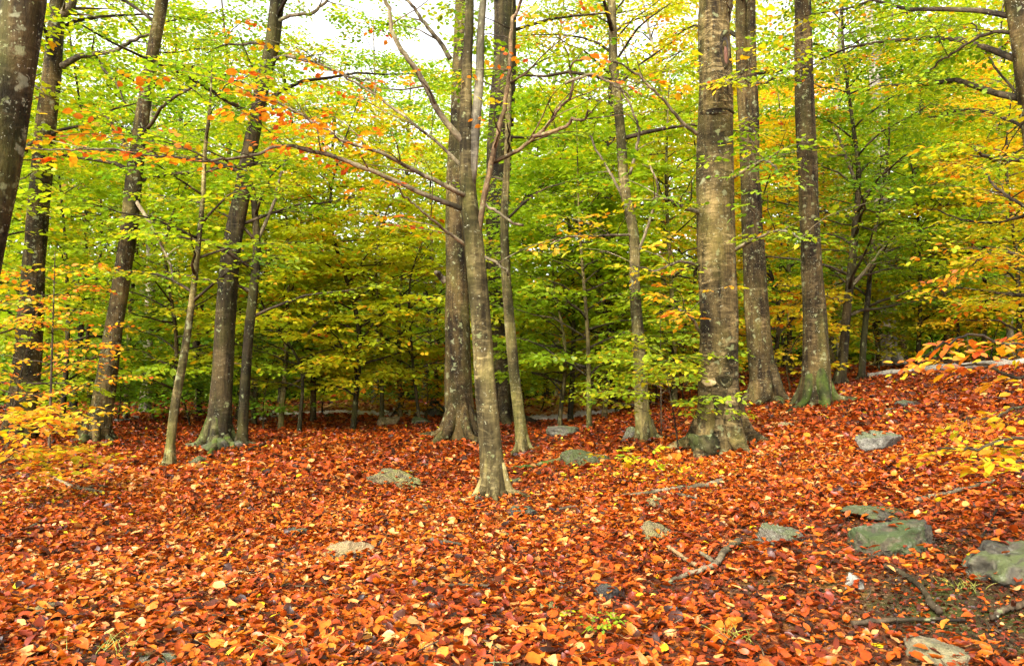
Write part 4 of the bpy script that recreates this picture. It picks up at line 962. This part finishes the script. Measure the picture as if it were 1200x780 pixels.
def upos(u, Y): return (u - 600) / F * Y
US = [  # u, distance, proto, scale, tint, label
    (-40, 15, 1, 1.0, .36, 'yellow-green understorey beech at the left edge behind the brown beech'),
    (75, 19, 0, 1.1, .28, 'mid-green understorey beech between the brown beech and the slanting beech'),
    (150, 23, 3, 1.0, .22, 'dark green understorey beech behind the slanting beech'),
    (205, 17.5, 2, 1.1, .30, 'fresh green bushy beech behind the slender curved young beech'),
    (235, 24, 1, 1.0, .26, 'deep green beech filling the gap left of the rock-footed beech'),
    (330, 18.5, 0, 1.05, .44, 'yellow-green layered beech right of the rock-footed beech'),
    (368, 20.5, 3, .9, .42, 'upright lime-green beech with a straight stem at the back of the clearing'),
    (415, 18.8, 1, .95, .50, 'golden-green beech with a leaning stem, left of the central cluster'),
    (470, 23, 0, 1.2, .43, 'soft yellow-green beech in the gap left of the central cluster'),
    (512, 27, 3, 1.1, .36, 'green beech directly behind the central cluster, on its left'),
    (668, 19.5, 0, 1.15, .29, 'lush green layered beech just right of the central cluster'),
    (655, 18.2, 2, .95, .30, 'low spreading green beech in front of the gravelly opening'),
    (700, 24, 1, 1.1, .33, 'green beech behind the medium trunk'),
    (722, 21, 4, 1.1, .46, 'small yellowish beech beside the medium trunk'),
    (790, 19.5, 3, .9, .36, 'pale green beech left of and behind the ringed beech'),
    (815, 26, 1, 1.2, .50, 'golden beech far behind the ringed beech'),
    (905, 22, 2, 1.2, .60, 'yellow-orange beech in the gap between forked trunk and smooth beech'),
    (925, 28, 3, 1.15, .66, 'amber beech high behind the smooth straight beech'),
    (1030, 24.5, 1, 1.0, .30, 'green beech behind the slender forking tree'),
    (1075, 21.8, 0, 1.1, .36, 'light green beech above the middle of the fallen pale trunk'),
    (1110, 24, 3, 1.0, .42, 'yellow-green beech above the upper end of the fallen pale trunk'),
    (1150, 22, 2, 1.2, .62, 'orange-yellow beech above the right end of the fallen pale trunk'),
    (1195, 20.5, 1, .95, .72, 'deep orange beech at the right edge behind the slope'),
    (1235, 24, 3, 1.0, .50, 'yellow beech cut by the right edge behind the slope'),
    (560, 30, 1, 1.2, .32, 'shadowed green beech deep behind the central cluster'),
    (40, 26, 3, 1.1, .30, 'green beech deep in the wood behind the brown beech'),
    (855, 31, 3, 1.2, .45, 'yellow-green beech deep in the wood behind the ringed beech'),
    (975, 29, 1, 1.2, .34, 'green beech deep in the wood between the smooth beech and forking tree'),
    (640, 29, 3, 1.2, .36, 'tall green beech deep in the wood above the gravelly opening'),
    (300, 28, 3, 1.2, .34, 'green beech deep in the wood right of the rock-footed beech'),
    (280, 21.5, 0, 1.0, .40, 'lime-green layered beech just behind the thin dark stem'),
    (352, 17.6, 4, 1.15, .46, 'small bright yellow-green beech in front of the straight-stemmed lime beech'),
    (448, 20.5, 2, 1.15, .47, 'golden-green bushy beech between leaning-stemmed beech and central cluster'),
    (110, 21, 2, 1.2, .36, 'bright green bushy beech right behind the slanting beech'),
    (612, 25.5, 2, 1.2, .38, 'bright green bushy beech peeping out right of the broad dark trunk'),
    (690, 16.8, 0, .95, .33, 'fresh green layered young beech in the gap left of the medium trunk'),
    (708, 18.6, 2, 1.15, .36, 'low fresh green young beech close behind the medium trunk'),
    (492, 19.6, 4, 1.25, .44, 'small gold-green beech close left of the thick central beech'),
    (300, 20, 2, 1.1, .38, 'bright green bushy beech just right of the rock-footed beech'),
    (690, 20, 4, 1.25, .40, 'small lime-green beech over the gravelly opening'),
    (1120, 20.8, 4, 1.2, .46, 'small yellow-green beech just above the fallen pale trunk'),
]
for i, (u, Y, k, s, t, lab) in enumerate(US):
    place(UNDER[k], 'understorey_beech', lab, 'tree', 'understorey beeches round the back of the clearing', upos(u, Y), Y, s, t + (.03 if 270 < u < 520 else .08 if u < 560 else .03 if u < 1010 else -.06), i * 1.3, (B_BROWN, B_DARK, B_OLIVE)[i % 3])
SB = [
    (310, 18.5, 1, .9, .20, 'silvery pale bush at the far edge right of the rock-footed beech'),
    (500, 22, 0, 1.1, .70, 'orange bush left of the foot of the thick central beech'),
    (470, 24, 1, 1.0, .60, 'yellow bush behind the square brown block'),
    (378, 24, 0, 1.1, .58, 'amber bush behind the straight-stemmed lime-green beech'),
    (665, 25, 1, 1.1, .55, 'yellow bush behind the gravelly opening'),
    (720, 26, 0, 1.2, .62, 'gold bush right of the gravelly opening'),
    (630, 22, 2, 1.2, .50, 'low yellow-green bush right of the crooked grey stem'),
    (800, 20, 1, 1.0, .66, 'pinkish orange bush just left of the ringed beech'),
    (770, 22, 0, 1.1, .42, 'green bush behind the thin leafy sapling'),
    (925, 19, 1, 1.0, .60, 'yellow bush between forked trunk and smooth beech'),
    (1030, 22, 0, 1.2, .52, 'yellow-green bush at the lower end of the fallen pale trunk'),
    (1090, 22.5, 1, 1.0, .44, 'green bush behind the fallen pale trunk'),
    (1160, 21.5, 0, 1.1, .60, 'orange bush near the upper end of the fallen pale trunk'),
    (140, 21, 0, 1.0, .26, 'dark green bush behind the slanting beech'),
    (180, 22, 1, 1.2, .22, 'dark green bush between slanting beech and young beech'),
    (60, 20, 0, 1.1, .40, 'green bush behind the thin log at far left'),
    (225, 20, 2, 1.3, .24, 'low green bush left of the rock-footed beech'),
    (540, 26, 1, 1.2, .30, 'dark bush behind the thick central beech'),
    (430, 26, 1, 1.1, .36, 'green bush at the end of the pale track'),
]
for i, (u, Y, k, s, t, lab) in enumerate(SB):
    place(SHRUB[k], 'bush', lab, 'bush', 'bushes along the back of the clearing', upos(u, Y), Y, s, t, i * 2.1)

# tall background trees
r = np.random.default_rng(77)
TL = [(-10, 24), (88, 27), (172, 25.5), (236, 32), (330, 35), (440, 30), (385, 41), (497, 36), (655, 34), (700, 30), (716, 21.5), (780, 33), (825, 38), (920, 36), (985, 33), (1060, 30), (1110, 36), (1185, 27), (1240, 32), (-70, 30),
      (30, 38), (130, 40), (210, 42), (560, 44), (610, 40), (745, 42), (880, 45), (1015, 44), (1160, 44), (-60, 40), (1290, 40)]
for i, (u, Y) in enumerate(TL):
    k = (i * 7 + 3) % 4
    tint = (.40 if u < 760 else .44) + r.normal(0, .07)
    o = place(TALL[k], 'background_tree', 'tall slim background tree standing in the dim wood beyond the clearing', 'tree', 'tall background trees beyond the clearing',
          upos(u, Y), Y, r.uniform(.85, 1.1), tint, r.uniform(0, 6.28), (B_BROWN, B_DARK, B_GREY)[i % 3])
# the pale dead tree top
make_tree('dead_tree', 'bare pale grey dead tree top showing through leaves at upper right', 'tree', None,
          [(1040, 430, 26), (1034, 250, 20), (1028, 110, 17), (1022, 50, 12), (1018, 15, 9), (1014, -20, 7)], B_PALE, .3, .3, 5, seed=31, base=[upos(1040, 27), 27, float(hgt(upos(1040, 27), 27))],
          branches=[dict(pts=[(1026, 90), (1034, 60), (1046, 30), (1052, 0)], w=(6, 2), dy=-.5, twigs=3, mat='branch'), dict(pts=[(1024, 70), (1008, 55), (995, 40)], w=(4, 2), dy=-.5, twigs=3)])

# the far wood closes the view
r = np.random.default_rng(88); mb = MB()
def wood(n, nc, y0, y1, hmin, hmax, spread, leaf, tmean):
    cl = r.integers(0, nc, n); cx = r.uniform(-.72, .72, nc); cd = r.uniform(y0, y1, nc); ct = r.normal(tmean, .09, nc); ch = r.uniform(hmin, hmax, nc)
    gap = (np.abs(np.tan(cx) + .21) < .09); ch = np.where(gap, np.minimum(ch, 8), ch)
    x = cd[cl] * np.sin(cx[cl]) + r.normal(0, spread, n); y = cd[cl] * np.cos(cx[cl]) + r.normal(0, spread, n)
    zz = r.random(n) * ch[cl]
    S = np.stack([x, y, hgt(x, y) + zz, r.uniform(0, 6.28, n), r.normal(-.1, .3, n), r.normal(0, .4, n), r.uniform(1.6, 2.6, n), ct[cl]], 1)
    bake_sprays(mb, S, r, leaf, .45, .0, .05, .06)
wood(4200, 150, 39, 47, 1.5, 6, 1.6, .19, .34)
wood(10000, 170, 44, 74, 12, 24, 2.1, .24, .42)
fw = mb.build('far_wood', [LEAF, B_TWIG]); tag(fw, 'far off wood reading as one mass of dark leaves between trunks', None, None, 'stuff')

# leaves that have dropped onto and against the rocks, and bits of twig among the leaves
def more_leaves(P, N, size, r):
    n = len(P); az = r.uniform(0, 2 * PI, n)
    fr = frames(az, r.normal(0, .25, n), r.normal(0, .25, n))
    V = np.einsum('nij,vj->nvi', fr, (LS - [.5, 0, 0]) * [1, 1, 2.5]) * (size * r.uniform(.7, 1.2, n))[:, None, None] + P[:, None]
    lm.add(V.reshape(-1, 3), (np.arange(n)[:, None, None] * 6 + LQ[None]).reshape(-1, 4), 0, np.repeat(np.clip(r.normal(.55, .18, n), .05, .95), 6))
r = np.random.default_rng(61)
bpy.context.view_layer.update()
for o, dim in ROCKS:
    co = np.empty(len(o.data.vertices) * 3, np.float32); o.data.vertices.foreach_get('co', co); co = co.reshape(-1, 3)
    no = np.empty(len(o.data.vertices) * 3, np.float32); o.data.vertices.foreach_get('normal', no); no = no.reshape(-1, 3)
    c, sn = math.cos(o.rotation_euler.z), math.sin(o.rotation_euler.z); M = np.array([[c, -sn, 0], [sn, c, 0], [0, 0, 1]])
    up = np.where(no[:, 2] > .75)[0]; k = int(r.poisson(dim[0] * dim[1] * 32))
    if k and len(up):
        q = co[r.choice(up, k)] @ M.T + np.array(o.location) + [0, 0, .012]; more_leaves(q, k, .062, r)
    k = int(55 * (dim[0] + dim[1])); th = r.uniform(0, 2 * PI, k)     # drifted against the sides
    e = np.stack([np.cos(th) * dim[0] * .5 * r.uniform(.85, 1.25, k), np.sin(th) * dim[1] * .5 * r.uniform(.85, 1.25, k), 0 * th], 1) @ M.T + np.array(o.location)
    e[:, 2] = hgt(e[:, 0], e[:, 1]) + r.uniform(.01, .075, k); more_leaves(e, k, .062, r)
for (u, v, rx, ry) in PALE:
    g = gnd(u, v); n = int(rx * ry * 260); rr = np.sqrt(r.random(n)) * 1.08; th = r.uniform(0, 2 * PI, n)
    x = g[0] + np.cos(th) * rx * rr; y = g[1] + np.sin(th) * ry * rr
    fr = frames(r.uniform(0, 2 * PI, n), r.normal(0, .3, n), r.normal(0, .3, n)); ln = r.uniform(.08, .24, n)
    V = np.einsum('nij,vj->nvi', fr, (LS - [.5, 0, 0]) * [1, 1, 3]) * ln[:, None, None] + np.stack([x, y, hgt(x, y) + .17 + r.uniform(0, .06, n)], 1)[:, None]
    lm.add(V.reshape(-1, 3), (np.arange(n)[:, None, None] * 6 + LQ[None]).reshape(-1, 4), 0, np.repeat(np.where(r.random(n) < .7, .94, r.uniform(.3, .9, n)), 6))
n = 2600; ys = 1.5 + 16 * r.random(n) ** 1.4; xs = r.uniform(-1, 1, n) * (.72 * ys + .5)
for x, y in zip(xs, ys):
    L = r.uniform(.03, .22); a = r.uniform(0, PI); b = r.normal(0, .25); t = np.linspace(-.5, .5, 4)
    px = x + np.cos(a + b * t) * t * L; py = y + np.sin(a + b * t) * t * L
    V, Q = tube(np.stack([px, py, hgt(px, py) + .028 + r.normal(0, .01) + t * r.normal(0, .03)], 1), np.linspace(1, .6, 4) * r.uniform(.0015, .004), 4)
    lm.add(V, Q, 1)
fl = lm.build('fallen_leaves', [LITTER, B_TWIG])
tag(fl, 'thick carpet of orange and red fallen leaves covering the ground', None, None, 'stuff')

# ------------------------------------------------------------------ light, sky, camera
ELEV, AZ = math.radians(40), math.radians(208)     # azimuth clockwise from +Y: sun behind the camera, a little to the left
w = bpy.data.worlds.new('World'); scene.world = w; w.use_nodes = True
nt = w.node_tree; nt.nodes.clear()
sky = nt.nodes.new('ShaderNodeTexSky'); sky.sky_type = 'NISHITA'; sky.sun_disc = False
sky.sun_elevation = ELEV; sky.sun_rotation = AZ; sky.air_density = 1.0; sky.dust_density = 4.0; sky.ozone_density = 1.0
hs = nt.nodes.new('ShaderNodeHueSaturation'); hs.inputs['Saturation'].default_value = .12
bg = nt.nodes.new('ShaderNodeBackground'); bg.inputs['Strength'].default_value = .15
wo = nt.nodes.new('ShaderNodeOutputWorld')
nt.links.new(sky.outputs[0], hs.inputs['Color']); nt.links.new(hs.outputs[0], bg.inputs[0]); nt.links.new(bg.outputs[0], wo.inputs[0])
sun = bpy.data.lights.new('sun', 'SUN'); sun.energy = 1.5; sun.angle = math.radians(12); sun.color = (1, .95, .86)
so = bpy.data.objects.new('sun', sun); COL.objects.link(so)
d = Vector((math.sin(AZ) * math.cos(ELEV), math.cos(AZ) * math.cos(ELEV), math.sin(ELEV)))
so.rotation_euler = d.to_track_quat('Z', 'Y').to_euler(); so.location = d * 40

cam = bpy.data.cameras.new('camera'); cam.lens = 28; cam.sensor_width = 36; cam.sensor_fit = 'HORIZONTAL'; cam.clip_end = 500; cam.clip_start = .05
co = bpy.data.objects.new('camera', cam); COL.objects.link(co); co.location = (0, 0, CZ); co.rotation_euler = (math.radians(90) + PITCH, 0, 0)
scene.camera = co

scene.view_settings.view_transform = 'Standard'; scene.view_settings.look = 'None'
scene.view_settings.gamma = 1; scene.view_settings.use_curve_mapping = False
scene.view_settings.exposure = 2.1
c = scene.cycles
c.max_bounces = 6; c.diffuse_bounces = 3; c.glossy_bounces = 2; c.transmission_bounces = 4; c.transparent_max_bounces = 4
c.use_adaptive_sampling = True; c.adaptive_threshold = .03
c.use_denoising = True; c.denoiser = 'OPENIMAGEDENOISE'; c.denoising_input_passes = 'RGB_ALBEDO_NORMAL'; c.denoising_prefilter = 'ACCURATE'
